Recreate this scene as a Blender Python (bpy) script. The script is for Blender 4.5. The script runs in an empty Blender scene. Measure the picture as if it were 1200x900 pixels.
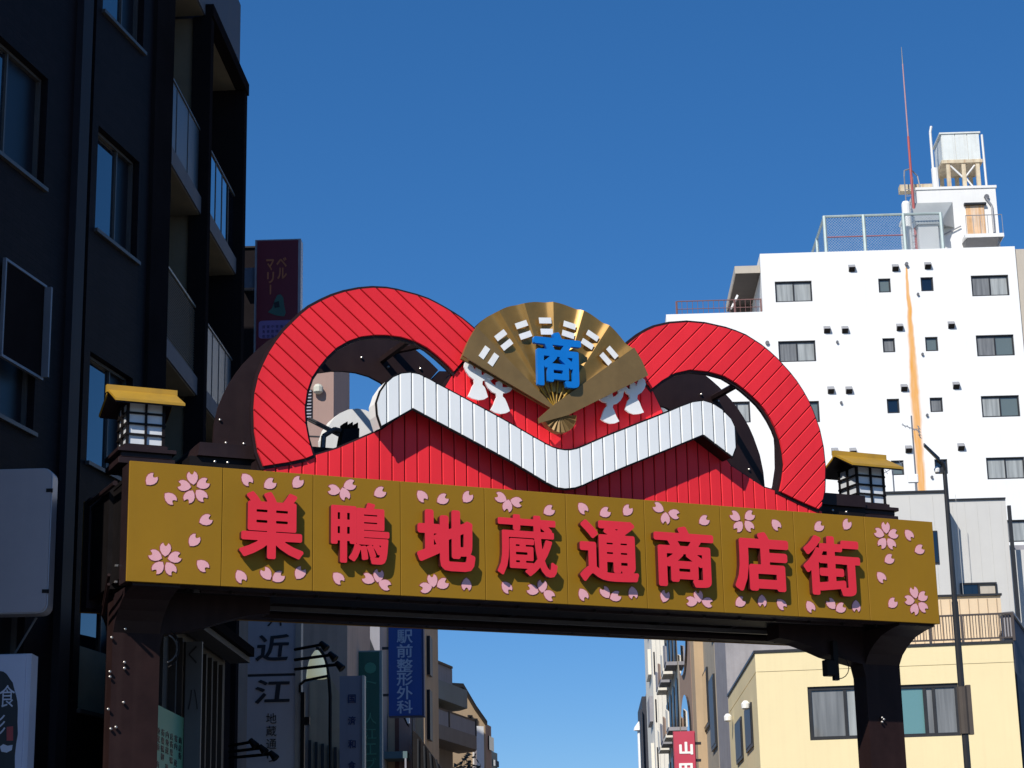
import bpy, bmesh, math, random
import numpy as np
from mathutils import Vector, Matrix
from mathutils.geometry import tessellate_polygon
random.seed(7)
SC = bpy.context.scene
COL = SC.collection
rad = math.radians

# ---------------------------------------------------------------- camera
F_PX, PITCH, ROLL = 2402.5, rad(15.381), rad(-1.184)
CAM = Vector((0, 0, 1.6))
_F = Vector((0, math.cos(PITCH), math.sin(PITCH)))
_U0 = Vector((0, -math.sin(PITCH), math.cos(PITCH)))
_R0 = Vector((1, 0, 0))
_R = _R0 * math.cos(ROLL) + _U0 * math.sin(ROLL)
_U = -_R0 * math.sin(ROLL) + _U0 * math.cos(ROLL)
cam = bpy.data.cameras.new('camera')
cam.sensor_width = 36.0
cam.lens = F_PX / 1200 * 36
cam.clip_end = 5000
camo = bpy.data.objects.new('camera', cam)
COL.objects.link(camo)
m3 = Matrix((_R, _U, -_F)).transposed()
camo.matrix_world = Matrix.Translation(CAM) @ m3.to_4x4()
SC.camera = camo

# ---------------------------------------------------------------- world, sun, exposure
SUN = Vector((-0.336, -0.689, 0.640)).normalized()      # towards the sun
w = bpy.data.worlds.new('World')
SC.world = w
w.use_nodes = True
_nt = w.node_tree
_sky = _nt.nodes.new('ShaderNodeTexSky')
_sky.sky_type = 'NISHITA'
_sky.sun_disc = False
_sky.sun_elevation = math.asin(SUN.z)
_sky.sun_rotation = math.atan2(SUN.x, SUN.y)
_sky.air_density = 1.0
_sky.dust_density = 0.0
_sky.ozone_density = 9.0
_sky.altitude = 1500
_bg = _nt.nodes['Background']
_bg.inputs[1].default_value = 0.15
_gm = _nt.nodes.new('ShaderNodeGamma')
_gm.inputs[1].default_value = 0.74
_hs = _nt.nodes.new('ShaderNodeHueSaturation')
_hs.inputs['Saturation'].default_value = 1.29
_hs.inputs['Hue'].default_value = 0.506
_nt.links.new(_sky.outputs[0], _gm.inputs[0])
_nt.links.new(_gm.outputs[0], _hs.inputs['Color'])
_nt.links.new(_hs.outputs[0], _bg.inputs[0])
sun = bpy.data.lights.new('sun', 'SUN')
sun.energy = 4.2
sun.angle = rad(0.53)
sun.color = (1.0, 0.955, 0.88)
suno = bpy.data.objects.new('sun', sun)
suno.rotation_euler = SUN.to_track_quat('Z', 'Y').to_euler()
suno.location = (0, 0, 60)
COL.objects.link(suno)
SC.view_settings.view_transform = 'Standard'
SC.view_settings.look = 'None'
SC.view_settings.exposure = 0.14
SC.view_settings.gamma = 1.0
SC.render.resolution_x, SC.render.resolution_y = 1024, 768


# ---------------------------------------------------------------- helpers
def ray(px, py):
    return _F * F_PX + _R * (px - 600) + _U * (450 - py)


class Frame:
    """Vertical reference plane: x along heading h, y = depth away from the viewer, z up; origin on the ground."""

    def __init__(s, O, h):
        s.h = rad(h)
        s.x = Vector((math.sin(s.h), math.cos(s.h), 0))
        s.y = Vector((-math.cos(s.h), math.sin(s.h), 0))
        s.O = Vector((O[0], O[1], 0))

    @classmethod
    def at(cls, px, py, D, h):
        d = ray(px, py)
        p = CAM + d * (D / d.y)
        return cls(p, h)

    def uw(s, px, py, v=0.0):
        d = ray(px, py)
        t = ((s.O - CAM).dot(s.y) + v) / d.dot(s.y)
        X = CAM + d * t
        return (X - s.O).dot(s.x), X.z

    def u(s, px, py, v=0.0):
        return s.uw(px, py, v)[0]

    def w(s, px, py, v=0.0):
        return s.uw(px, py, v)[1]

    def poly(s, pts, v=0.0):
        return [s.uw(a, b, v) for a, b in pts]

    def pt(s, u, v, w):
        return s.O + s.x * u + s.y * v + Vector((0, 0, w))

    def vw(s, px, py, u):
        """point on the plane across the frame at x = u -> (v, w)"""
        d = ray(px, py)
        t = ((s.O - CAM).dot(s.x) + u) / d.dot(s.x)
        X = CAM + d * t
        return (X - s.O).dot(s.y), X.z

    def mat(s):
        return Matrix.Translation(s.O) @ Matrix((s.x, s.y, Vector((0, 0, 1)))).transposed().to_4x4()


def tag(o, label=None, cat=None, group=None, kind=None):
    if label: o['label'] = label
    if cat: o['category'] = cat
    if group: o['group'] = group
    if kind: o['kind'] = kind
    return o


def thing(name, fr, label, cat, group=None, loc=None):
    o = bpy.data.objects.new(name, None)
    COL.objects.link(o)
    m = fr.mat()
    if loc is not None:
        m = m @ Matrix.Translation(Vector(loc))
    o.matrix_world = m
    o.empty_display_size = 0.3
    return tag(o, label, cat, group)


def link_mesh(name, me, parent=None, loc=None):
    o = bpy.data.objects.new(name, me)
    COL.objects.link(o)
    if parent is not None:
        o.parent = parent
    if loc is not None:
        o.location = loc
    return o


def copy_tree(o, parent=None, dloc=None):
    c = o.copy()
    COL.objects.link(c)
    c.parent = parent
    if dloc is not None:
        c.location = Vector(o.location) + Vector(dloc)
    for ch in list(o.children):
        copy_tree(ch, c)
    return c


class MB:
    def __init__(s):
        s.v = []
        s.f = []
        s.mi = []
        s.cur = 0

    def add(s, vs, fs):
        n = len(s.v)
        s.v += [tuple(a) for a in vs]
        s.f += [tuple(i + n for i in f) for f in fs]
        s.mi += [s.cur] * len(fs)
        return s

    def box(s, u0, u1, v0, v1, w0, w1):
        if u0 > u1: u0, u1 = u1, u0
        if v0 > v1: v0, v1 = v1, v0
        if w0 > w1: w0, w1 = w1, w0
        return s.add([(u0, v0, w0), (u1, v0, w0), (u1, v1, w0), (u0, v1, w0), (u0, v0, w1), (u1, v0, w1), (u1, v1, w1), (u0, v1, w1)],
                     [(0, 3, 2, 1), (4, 5, 6, 7), (0, 1, 5, 4), (1, 2, 6, 5), (2, 3, 7, 6), (3, 0, 4, 7)])

    def hexa(s, p):
        """8 arbitrary corners in box order"""
        return s.add(p, [(0, 3, 2, 1), (4, 5, 6, 7), (0, 1, 5, 4), (1, 2, 6, 5), (2, 3, 7, 6), (3, 0, 4, 7)])

    def prism(s, poly, v0, v1, axis='v'):
        n = len(poly)
        a = sum(poly[i][0] * poly[(i + 1) % n][1] - poly[(i + 1) % n][0] * poly[i][1] for i in range(n))
        if a < 0: poly = poly[::-1]

        def mk(p, d):
            if axis == 'v': return (p[0], d, p[1])
            if axis == 'u': return (d, p[0], p[1])
            return (p[0], p[1], d)
        vs = [mk(p, v0) for p in poly] + [mk(p, v1) for p in poly]
        tris = tessellate_polygon([[Vector((p[0], p[1], 0)) for p in poly]])
        fs = []
        for t in tris:
            (x0, y0), (x1, y1), (x2, y2) = (poly[i] for i in t)
            if (x1 - x0) * (y2 - y0) - (x2 - x0) * (y1 - y0) < 0: t = (t[0], t[2], t[1])
            fs.append(tuple(t)); fs.append((t[2] + n, t[1] + n, t[0] + n))
        for i in range(n):
            j = (i + 1) % n
            fs.append((i, i + n, j + n, j))
        if axis != 'v':
            fs = [f[::-1] for f in fs]
        if axis == 'w':
            pass
        return s.add(vs, fs)

    def tube(s, p, q, r, n=6, r2=None):
        p, q = Vector(p), Vector(q)
        r2 = r if r2 is None else r2
        d = (q - p).normalized()
        a = d.orthogonal().normalized()
        b = d.cross(a)
        vs = []
        for c, rr in ((p, r), (q, r2)):
            for i in range(n):
                t = 2 * math.pi * i / n
                vs.append(c + (a * math.cos(t) + b * math.sin(t)) * rr)
        fs = [(i, (i + 1) % n, (i + 1) % n + n, i + n) for i in range(n)]
        fs += [tuple(range(n))[::-1], tuple(range(n, 2 * n))]
        return s.add(vs, fs)

    def path(s, pts, r, n=6):
        for a, b in zip(pts, pts[1:]):
            s.tube(a, b, r, n)
        return s

    def lathe(s, c, prof, n=14, axis='w'):
        c = Vector(c)
        vs = []
        for r, h in prof:
            for i in range(n):
                t = 2 * math.pi * i / n
                if axis == 'w': vs.append(c + Vector((r * math.cos(t), r * math.sin(t), h)))
                else: vs.append(c + Vector((r * math.cos(t), h, r * math.sin(t))))
        fs = []
        for k in range(len(prof) - 1):
            for i in range(n):
                j = (i + 1) % n
                fs.append((k * n + i, k * n + j, (k + 1) * n + j, (k + 1) * n + i))
        fs.append(tuple(range(n))[::-1])
        fs.append(tuple(range((len(prof) - 1) * n, len(prof) * n)))
        return s.add(vs, fs)

    def mesh(s, name, mats, smooth=False):
        me = bpy.data.meshes.new(name)
        me.from_pydata(s.v, [], s.f)
        if not isinstance(mats, (list, tuple)): mats = [mats]
        for m in mats: me.materials.append(m)
        if len(mats) > 1:
            me.polygons.foreach_set('material_index', s.mi)
        bm = bmesh.new()
        bm.from_mesh(me)
        bmesh.ops.recalc_face_normals(bm, faces=bm.faces)
        bm.to_mesh(me)
        bm.free()
        if smooth:
            for p in me.polygons: p.use_smooth = True
        me.update()
        return me

    def build(s, name, mats, parent=None, smooth=False, bevel=0, loc=None):
        me = s.mesh(name, mats, smooth)
        o = link_mesh(name, me, parent, loc)
        if bevel:
            b = o.modifiers.new('bevel', 'BEVEL')
            b.width = bevel
            b.segments = 1
            b.limit_method = 'ANGLE'
        return o


# ---------------------------------------------------------------- materials
MATS = {}


def mat(name, col, rough=0.6, metal=0.0, var=0.10, scale=3.0, bump=0.0, bscale=40.0, streak=0.0, spec=0.5, emit=None, obj_var=0.0, dirt=(0.10, 0.09, 0.08)):
    """painted / rendered surface: base colour with soft mottling, vertical run-off streaks and a fine bump"""
    if name in MATS: return MATS[name]
    m = bpy.data.materials.new(name)
    m.use_nodes = True
    nt = m.node_tree
    N, L = nt.nodes, nt.links
    b = N['Principled BSDF']
    b.inputs['Roughness'].default_value = rough
    b.inputs['Metallic'].default_value = metal
    b.inputs['Specular IOR Level'].default_value = spec
    tc = N.new('ShaderNodeTexCoord')
    no = N.new('ShaderNodeTexNoise')
    no.inputs['Scale'].default_value = scale
    no.inputs['Detail'].default_value = 6
    no.inputs['Roughness'].default_value = 0.65
    L.new(tc.outputs['Object'], no.inputs['Vector'])
    mr = N.new('ShaderNodeMapRange')
    mr.inputs[1].default_value = 0.3
    mr.inputs[2].default_value = 0.7
    mr.inputs[3].default_value = 1 - var
    mr.inputs[4].default_value = 1 + var
    L.new(no.outputs['Fac'], mr.inputs[0])
    hs = N.new('ShaderNodeHueSaturation')
    hs.inputs['Color'].default_value = (*col, 1)
    last = mr.outputs[0]
    if obj_var:
        oi = N.new('ShaderNodeObjectInfo')
        mo = N.new('ShaderNodeMapRange')
        mo.inputs[3].default_value = 1 - obj_var
        mo.inputs[4].default_value = 1 + obj_var
        L.new(oi.outputs['Random'], mo.inputs[0])
        mm = N.new('ShaderNodeMath')
        mm.operation = 'MULTIPLY'
        L.new(last, mm.inputs[0])
        L.new(mo.outputs[0], mm.inputs[1])
        last = mm.outputs[0]
    L.new(last, hs.inputs['Value'])
    out = hs.outputs[0]
    if streak:
        mp = N.new('ShaderNodeMapping')
        mp.inputs['Scale'].default_value = (5.0, 5.0, 0.22)
        L.new(tc.outputs['Object'], mp.inputs[0])
        n2 = N.new('ShaderNodeTexNoise')
        n2.inputs['Scale'].default_value = 1.6
        n2.inputs['Detail'].default_value = 5
        L.new(mp.outputs[0], n2.inputs['Vector'])
        r2 = N.new('ShaderNodeMapRange')
        r2.inputs[1].default_value = 0.48
        r2.inputs[2].default_value = 0.75
        r2.inputs[3].default_value = 0
        r2.inputs[4].default_value = streak
        L.new(n2.outputs['Fac'], r2.inputs[0])
        mx = N.new('ShaderNodeMix')
        mx.data_type = 'RGBA'
        L.new(r2.outputs[0], mx.inputs['Factor'])
        L.new(out, mx.inputs['A'])
        mx.inputs['B'].default_value = (*dirt, 1)
        out = mx.outputs['Result']
    L.new(out, b.inputs['Base Color'])
    rr = N.new('ShaderNodeMapRange')
    rr.inputs[3].default_value = max(0.02, rough - 0.08)
    rr.inputs[4].default_value = min(1, rough + 0.08)
    L.new(no.outputs['Fac'], rr.inputs[0])
    L.new(rr.outputs[0], b.inputs['Roughness'])
    if bump:
        bn = N.new('ShaderNodeTexNoise')
        bn.inputs['Scale'].default_value = bscale
        bn.inputs['Detail'].default_value = 3
        L.new(tc.outputs['Object'], bn.inputs['Vector'])
        bp = N.new('ShaderNodeBump')
        bp.inputs['Strength'].default_value = bump
        bp.inputs['Distance'].default_value = 0.02
        L.new(bn.outputs['Fac'], bp.inputs['Height'])
        L.new(bp.outputs[0], b.inputs['Normal'])
    if emit:
        b.inputs['Emission Color'].default_value = (*emit[:3], 1)
        b.inputs['Emission Strength'].default_value = emit[3]
    MATS[name] = m
    return m


def glass(name, col, rough=0.04, spec=0.6, curtain=None, cscale=9.0, wav=0.0):
    """window glass seen from outside: dark or curtained interior under a sharp coat"""
    if name in MATS: return MATS[name]
    m = bpy.data.materials.new(name)
    m.use_nodes = True
    nt = m.node_tree
    N, L = nt.nodes, nt.links
    b = N['Principled BSDF']
    b.inputs['Base Color'].default_value = (*col, 1)
    b.inputs['Roughness'].default_value = 0.9 if curtain else rough
    b.inputs['Specular IOR Level'].default_value = 0.0 if curtain else spec
    b.inputs['Coat Weight'].default_value = 1.0
    b.inputs['Coat Roughness'].default_value = rough
    b.inputs['Coat IOR'].default_value = 1.5
    tc = N.new('ShaderNodeTexCoord')
    if curtain:
        mp = N.new('ShaderNodeMapping')
        mp.inputs['Scale'].default_value = (1, 1, 0.06)
        L.new(tc.outputs['Object'], mp.inputs[0])
        n2 = N.new('ShaderNodeTexNoise')
        n2.inputs['Scale'].default_value = cscale
        n2.inputs['Detail'].default_value = 4
        L.new(mp.outputs[0], n2.inputs['Vector'])
        r = N.new('ShaderNodeValToRGB')
        r.color_ramp.elements[0].position = 0.35
        r.color_ramp.elements[0].color = (*[c * 0.62 for c in curtain], 1)
        r.color_ramp.elements[1].position = 0.65
        r.color_ramp.elements[1].color = (*curtain, 1)
        L.new(n2.outputs['Fac'], r.inputs[0])
        L.new(r.outputs[0], b.inputs['Base Color'])
    if wav:
        n3 = N.new('ShaderNodeTexNoise')
        n3.inputs['Scale'].default_value = 0.9
        L.new(tc.outputs['Object'], n3.inputs['Vector'])
        bp = N.new('ShaderNodeBump')
        bp.inputs['Strength'].default_value = wav
        bp.inputs['Distance'].default_value = 0.02
        L.new(n3.outputs['Fac'], bp.inputs['Height'])
        L.new(bp.outputs[0], b.inputs['Coat Normal'])
    MATS[name] = m
    return m


def tile_mat(name, col, mortar, tw, th, rough=0.5, mix=0.5):
    """small wall tiles, too fine to pick apart"""
    if name in MATS: return MATS[name]
    m = bpy.data.materials.new(name)
    m.use_nodes = True
    nt = m.node_tree
    N, L = nt.nodes, nt.links
    b = N['Principled BSDF']
    b.inputs['Roughness'].default_value = rough
    b.inputs['Specular IOR Level'].default_value = 0.05
    tc = N.new('ShaderNodeTexCoord')
    sx = N.new('ShaderNodeSeparateXYZ')
    L.new(tc.outputs['Object'], sx.inputs[0])
    ad = N.new('ShaderNodeMath')
    L.new(sx.outputs[0], ad.inputs[0])
    L.new(sx.outputs[1], ad.inputs[1])
    cx = N.new('ShaderNodeCombineXYZ')
    L.new(ad.outputs[0], cx.inputs[0])
    L.new(sx.outputs[2], cx.inputs[1])
    br = N.new('ShaderNodeTexBrick')
    br.offset = 0.0
    br.inputs['Scale'].default_value = 1.0
    br.inputs['Brick Width'].default_value = tw
    br.inputs['Row Height'].default_value = th
    br.inputs['Mortar Size'].default_value = min(tw, th) * 0.06
    br.inputs['Color1'].default_value = (*col, 1)
    br.inputs['Color2'].default_value = (*[c * 0.8 for c in col], 1)
    br.inputs['Mortar'].default_value = (*mortar, 1)
    L.new(cx.outputs[0], br.inputs['Vector'])
    no = N.new('ShaderNodeTexNoise')
    no.inputs['Scale'].default_value = 0.8
    no.inputs['Detail'].default_value = 6
    L.new(tc.outputs['Object'], no.inputs['Vector'])
    mr = N.new('ShaderNodeMapRange')
    mr.inputs[3].default_value = 0.75
    mr.inputs[4].default_value = 1.25
    L.new(no.outputs['Fac'], mr.inputs[0])
    hs = N.new('ShaderNodeHueSaturation')
    L.new(br.outputs['Color'], hs.inputs['Color'])
    L.new(mr.outputs[0], hs.inputs['Value'])
    L.new(hs.outputs[0], b.inputs['Base Color'])
    bp = N.new('ShaderNodeBump')
    bp.inputs['Strength'].default_value = 0.4
    bp.inputs['Distance'].default_value = 0.004
    bp.invert = True
    L.new(br.outputs['Fac'], bp.inputs['Height'])
    L.new(bp.outputs[0], b.inputs['Normal'])
    MATS[name] = m
    return m


M_GOLD = mat('ochre_gold_paint', (0.285, 0.150, 0.009), 0.55, 0.0, 0.05, 1.5, spec=0.2, streak=0.10, dirt=(0.2, 0.11, 0.02), obj_var=0.02)
M_GOLDEDGE = mat('ochre_edge', (0.42, 0.23, 0.015), 0.45)
M_ROOFGOLD = mat('roof_gold_paint', (0.44, 0.25, 0.022), 0.5, 0.0, 0.10, 4, streak=0.25, dirt=(0.25, 0.16, 0.04))
M_RED = mat('red_board_paint', (0.86, 0.030, 0.042), 0.42, 0.0, 0.06, 1.2, spec=0.25, streak=0.10, dirt=(0.42, 0.012, 0.02), obj_var=0.04)
M_REDDARK = mat('red_groove', (0.16, 0.006, 0.008), 0.6)
M_LETTER = mat('red_letter_paint', (0.74, 0.030, 0.050), 0.5, 0.0, 0.04, 2.0, spec=0.25)
M_LETTERSIDE = mat('letter_return', (0.07, 0.008, 0.008), 0.5)
M_WHITEP = mat('white_board_paint', (0.87, 0.88, 0.86), 0.35, 0.0, 0.03, 1.5, streak=0.06, dirt=(0.5, 0.5, 0.48), obj_var=0.02)
M_WHITE = mat('white_plate_paint', (0.90, 0.89, 0.86), 0.5, 0.0, 0.03, 3, streak=0.12, dirt=(0.5, 0.47, 0.42))
M_BROWN = mat('dark_brown_steel', (0.021, 0.011, 0.012), 0.5, spec=0.25, metal=0.0, var=0.22, scale=2.5, streak=0.25, dirt=(0.035, 0.022, 0.02), bump=0.08, bscale=12)
M_BROWNL = mat('brown_steel_column', (0.021, 0.0105, 0.0100), 0.5, spec=0.12, var=0.22, scale=2.5, streak=0.35, dirt=(0.04, 0.024, 0.022), bump=0.08, bscale=12)
M_BLACK = mat('near_black_steel', (0.010, 0.008, 0.008), 0.5, 0.0, 0.2, 4, spec=0.15)
M_STEEL = mat('bolt_steel', (0.42, 0.39, 0.36), 0.35, 0.8, 0.1, 30)
M_GREYS = mat('grey_steel', (0.10, 0.095, 0.095), 0.45, 0.2, 0.2, 6)
M_PINK = mat('petal_pink', (0.80, 0.40, 0.43), 0.5, 0.0, 0.04, 5)
M_PLUM = mat('petal_outline', (0.24, 0.06, 0.05), 0.5)
M_FAN = mat('fan_gold_metal', (0.36, 0.205, 0.055), 0.38, 0.5, 0.10, 5, streak=0.15, dirt=(0.2, 0.11, 0.03))
M_FAN2 = mat('fan_guard_gold', (0.24, 0.150, 0.055), 0.5, 0.35, 0.10, 5, streak=0.15, dirt=(0.2, 0.11, 0.03))
M_BLUE = mat('blue_letter_paint', (0.002, 0.18, 0.60), 0.4, 0.0, 0.05, 4)
M_PAPER = mat('lantern_pane_white', (0.72, 0.74, 0.76), 0.35, 0.0, 0.06, 7, streak=0.1, dirt=(0.5, 0.5, 0.5))

# ---------------------------------------------------------------- polygon tools


def offset_poly(poly, d):
    n = len(poly)
    a = sum(poly[i][0] * poly[(i + 1) % n][1] - poly[(i + 1) % n][0] * poly[i][1] for i in range(n))
    sg = 1 if a > 0 else -1
    out = []
    for i in range(n):
        p0, p1, p2 = Vector(poly[i - 1]), Vector(poly[i]), Vector(poly[(i + 1) % n])
        e1 = (p1 - p0); e2 = (p2 - p1)
        if e1.length < 1e-9 or e2.length < 1e-9:
            out.append(tuple(p1)); continue
        e1.normalize(); e2.normalize()
        n1 = Vector((e1.y, -e1.x)) * sg
        n2 = Vector((e2.y, -e2.x)) * sg
        k = n1 + n2
        if k.length < 1e-6: k = n1
        k.normalize()
        c = max(0.5, k.dot(n1))
        out.append(tuple(p1 + k * (d / c)))
    return out


def planks(name, poly, dirv, pitch, gap, v0, v1, chamf, m, parent, phase=0.0):
    """cut a flat outline into boards running along dirv; every board is an object"""
    dirv = Vector(dirv).normalized()
    nrm = Vector((-dirv.y, dirv.x))
    if nrm.x < 0: nrm = -nrm
    base = bmesh.new()
    vs = [base.verts.new((p[0], 0, p[1])) for p in poly]
    for t in tessellate_polygon([[Vector((p[0], p[1], 0)) for p in poly]]):
        try: base.faces.new([vs[i] for i in t])
        except ValueError: pass
    me0 = bpy.data.meshes.new('tmp')
    base.to_mesh(me0)
    base.free()
    ds = [Vector(p).dot(nrm) for p in poly]
    k0 = math.floor((min(ds) - phase) / pitch)
    k1 = math.ceil((max(ds) - phase) / pitch)
    N3 = Vector((nrm.x, 0, nrm.y))
    res = []
    for k in range(k0, k1 + 1):
        a = phase + k * pitch + gap / 2
        b = phase + (k + 1) * pitch - gap / 2
        bm = bmesh.new()
        bm.from_mesh(me0)

        def cut(c, inner=False, outer=False):
            bmesh.ops.bisect_plane(bm, geom=bm.verts[:] + bm.edges[:] + bm.faces[:], dist=1e-6, plane_co=N3 * c, plane_no=N3, clear_inner=inner, clear_outer=outer)
        cut(a, inner=True)
        cut(b, outer=True)
        if len(bm.faces) == 0 or sum(f.calc_area() for f in bm.faces) < 0.002:
            bm.free()
            continue
        if chamf:
            cut(a + chamf)
            cut(b - chamf)
        bm.verts.ensure_lookup_table()
        idx = {}
        V = []
        for vtx in bm.verts:
            idx[vtx] = len(V)
            c = vtx.co.dot(N3)
            d = v0
            if chamf and (c < a + chamf * 0.5 or c > b - chamf * 0.5): d = v0 + chamf
            V.append((vtx.co.x, d, vtx.co.z))
        n = len(V)
        V += [(x, v1, z) for x, y, z in V]
        Fs = [[idx[q] for q in f.verts] for f in bm.faces]
        for e in bm.edges:
            if len(e.link_faces) == 1:
                i, j = idx[e.verts[0]], idx[e.verts[1]]
                Fs.append([i, j, j + n, i + n])
        bm.free()
        me = bpy.data.meshes.new(name)
        me.from_pydata(V, [], Fs)
        me.materials.append(m)
        bm = bmesh.new()
        bm.from_mesh(me)
        bmesh.ops.recalc_face_normals(bm, faces=bm.faces)
        bm.to_mesh(me)
        bm.free()
        res.append(link_mesh(name, me, parent))
    return res


_glyph_cache = {}


def glyph_raw(ch, off, n=120):
    """solid character: the font outline, optionally thickened by off (em) through a distance field"""
    if (ch, off) in _glyph_cache: return _glyph_cache[(ch, off)]
    c = bpy.data.curves.new('glyph', 'FONT')
    c.body = ch
    c.extrude = 0.5 if not off else 0.0
    c.resolution_u = 3
    o = bpy.data.objects.new('glyph', c)
    COL.objects.link(o)
    dg = bpy.context.evaluated_depsgraph_get()
    dg.update()
    me = bpy.data.meshes.new_from_object(o.evaluated_get(dg))
    vs = [tuple(v.co) for v in me.vertices]
    fs = [tuple(p.vertices) for p in me.polygons]
    bpy.data.objects.remove(o)
    bpy.data.curves.remove(c)
    bpy.data.meshes.remove(me)
    if off:
        V = np.array([v[:2] for v in vs])
        lo, hi = V.min(0) - off * 1.6, V.max(0) + off * 1.6
        st = (hi - lo).max() / n
        nx, ny = int((hi[0] - lo[0]) / st) + 2, int((hi[1] - lo[1]) / st) + 2
        X, Y = np.meshgrid(lo[0] + np.arange(nx) * st, lo[1] + np.arange(ny) * st)
        inside = np.zeros(X.shape, bool)
        segs = {}
        for f in fs:
            for t in range(1, len(f) - 1):
                a, b, d = V[f[0]], V[f[t]], V[f[t + 1]]
                s1 = (b[0] - a[0]) * (Y - a[1]) - (b[1] - a[1]) * (X - a[0])
                s2 = (d[0] - b[0]) * (Y - b[1]) - (d[1] - b[1]) * (X - b[0])
                s3 = (a[0] - d[0]) * (Y - d[1]) - (a[1] - d[1]) * (X - d[0])
                inside |= ((s1 >= 0) & (s2 >= 0) & (s3 >= 0)) | ((s1 <= 0) & (s2 <= 0) & (s3 <= 0))
            for k in range(len(f)):
                e = (round(V[f[k]][0], 5), round(V[f[k]][1], 5)), (round(V[f[(k + 1) % len(f)]][0], 5), round(V[f[(k + 1) % len(f)]][1], 5))
                e = tuple(sorted(e))
                segs[e] = segs.get(e, 0) + 1
        D = np.full(X.shape, 9.0)
        for (a, b), cnt in segs.items():
            if cnt != 1: continue
            ax, ay = a
            dx, dy = b[0] - ax, b[1] - ay
            l2 = dx * dx + dy * dy
            if l2 < 1e-12: continue
            t = np.clip(((X - ax) * dx + (Y - ay) * dy) / l2, 0, 1)
            D = np.minimum(D, (X - ax - t * dx) ** 2 + (Y - ay - t * dy) ** 2)
        D = np.sqrt(D)
        S = np.where(inside, D, -D) + off
        S[0, :] = S[-1, :] = -1e-3
        S[:, 0] = S[:, -1] = -1e-3
        vs, fs, key = [], [], {}

        def vert(k, x, y):
            if k not in key:
                key[k] = len(vs)
                vs.append((x, y, 0.0))
            return key[k]
        x0, y0 = lo
        pos = S > 0
        for j in range(ny - 1):
            i = 0
            while i < nx - 1:
                q = (pos[j, i], pos[j, i + 1], pos[j + 1, i + 1], pos[j + 1, i])
                if not any(q):
                    i += 1
                    continue
                ring = []
                cc = ((i, j), (i + 1, j), (i + 1, j + 1), (i, j + 1))
                for k in range(4):
                    (ia, ja), (ib, jb) = cc[k], cc[(k + 1) % 4]
                    sa, sb = S[ja, ia], S[jb, ib]
                    if sa > 0: ring.append(vert(('c', ia, ja), x0 + ia * st, y0 + ja * st))
                    if (sa > 0) != (sb > 0):
                        t = sa / (sa - sb)
                        kk = ('e',) + tuple(sorted(((ia, ja), (ib, jb))))
                        ring.append(vert(kk, x0 + (ia + (ib - ia) * t) * st, y0 + (ja + (jb - ja) * t) * st))
                if len(ring) > 2: fs.append(tuple(ring))
                i += 1
        bm = bmesh.new()
        bv = [bm.verts.new(v) for v in vs]
        for f in fs:
            try: bm.faces.new([bv[k] for k in f])
            except ValueError: pass
        bmesh.ops.dissolve_limit(bm, angle_limit=rad(3), verts=bm.verts, edges=bm.edges)
        bmesh.ops.triangulate(bm, faces=bm.faces)
        bm.verts.index_update()
        nv = len(bm.verts)
        P = [v.co.copy() for v in bm.verts]
        V2 = [(p.x, p.y, 0.5) for p in P] + [(p.x, p.y, -0.5) for p in P]
        F2 = []
        for f in bm.faces:
            k = [v.index for v in f.verts]
            if f.normal.z < 0: k = k[::-1]
            F2.append(tuple(k))
            F2.append(tuple(x + nv for x in k[::-1]))
        for e in bm.edges:
            if len(e.link_faces) == 1:
                f = e.link_faces[0]
                l = [l for l in f.loops if l.edge == e][0]
                a, b = l.vert.index, l.link_loop_next.vert.index
                if f.normal.z < 0: a, b = b, a
                F2.append((b, a, a + nv, b + nv))
        bm.free()
        vs, fs = V2, F2
    _glyph_cache[(ch, off)] = (vs, fs)
    return _glyph_cache[(ch, off)]


def glyph(name, ch, box, v0, v1, m, parent, off=0.0, side=None, shear=0.0):
    """a written character filling box = (u0, w0, u1, w1), front at v0, back at v1"""
    vs, fs = glyph_raw(ch, off)
    xs = [v[0] for v in vs]
    ys = [v[1] for v in vs]
    x0, x1, y0, y1 = min(xs), max(xs), min(ys), max(ys)
    u0, w0, u1, w1 = box
    V = []
    for x, y, z in vs:
        fx = (x - x0) / (x1 - x0)
        fy = (y - y0) / (y1 - y0)
        V.append((u0 + fx * (u1 - u0) + shear * fy, v0 + (0.5 - z) * (v1 - v0), w0 + fy * (w1 - w0)))
    me = bpy.data.meshes.new(name)
    me.from_pydata(V, [], fs)
    me.materials.append(m)
    if side is not None:
        me.materials.append(side)
        for p in me.polygons:
            if abs(p.normal.y) < 0.5: p.material_index = 1
    me.update()
    return link_mesh(name, me, parent)


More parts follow.
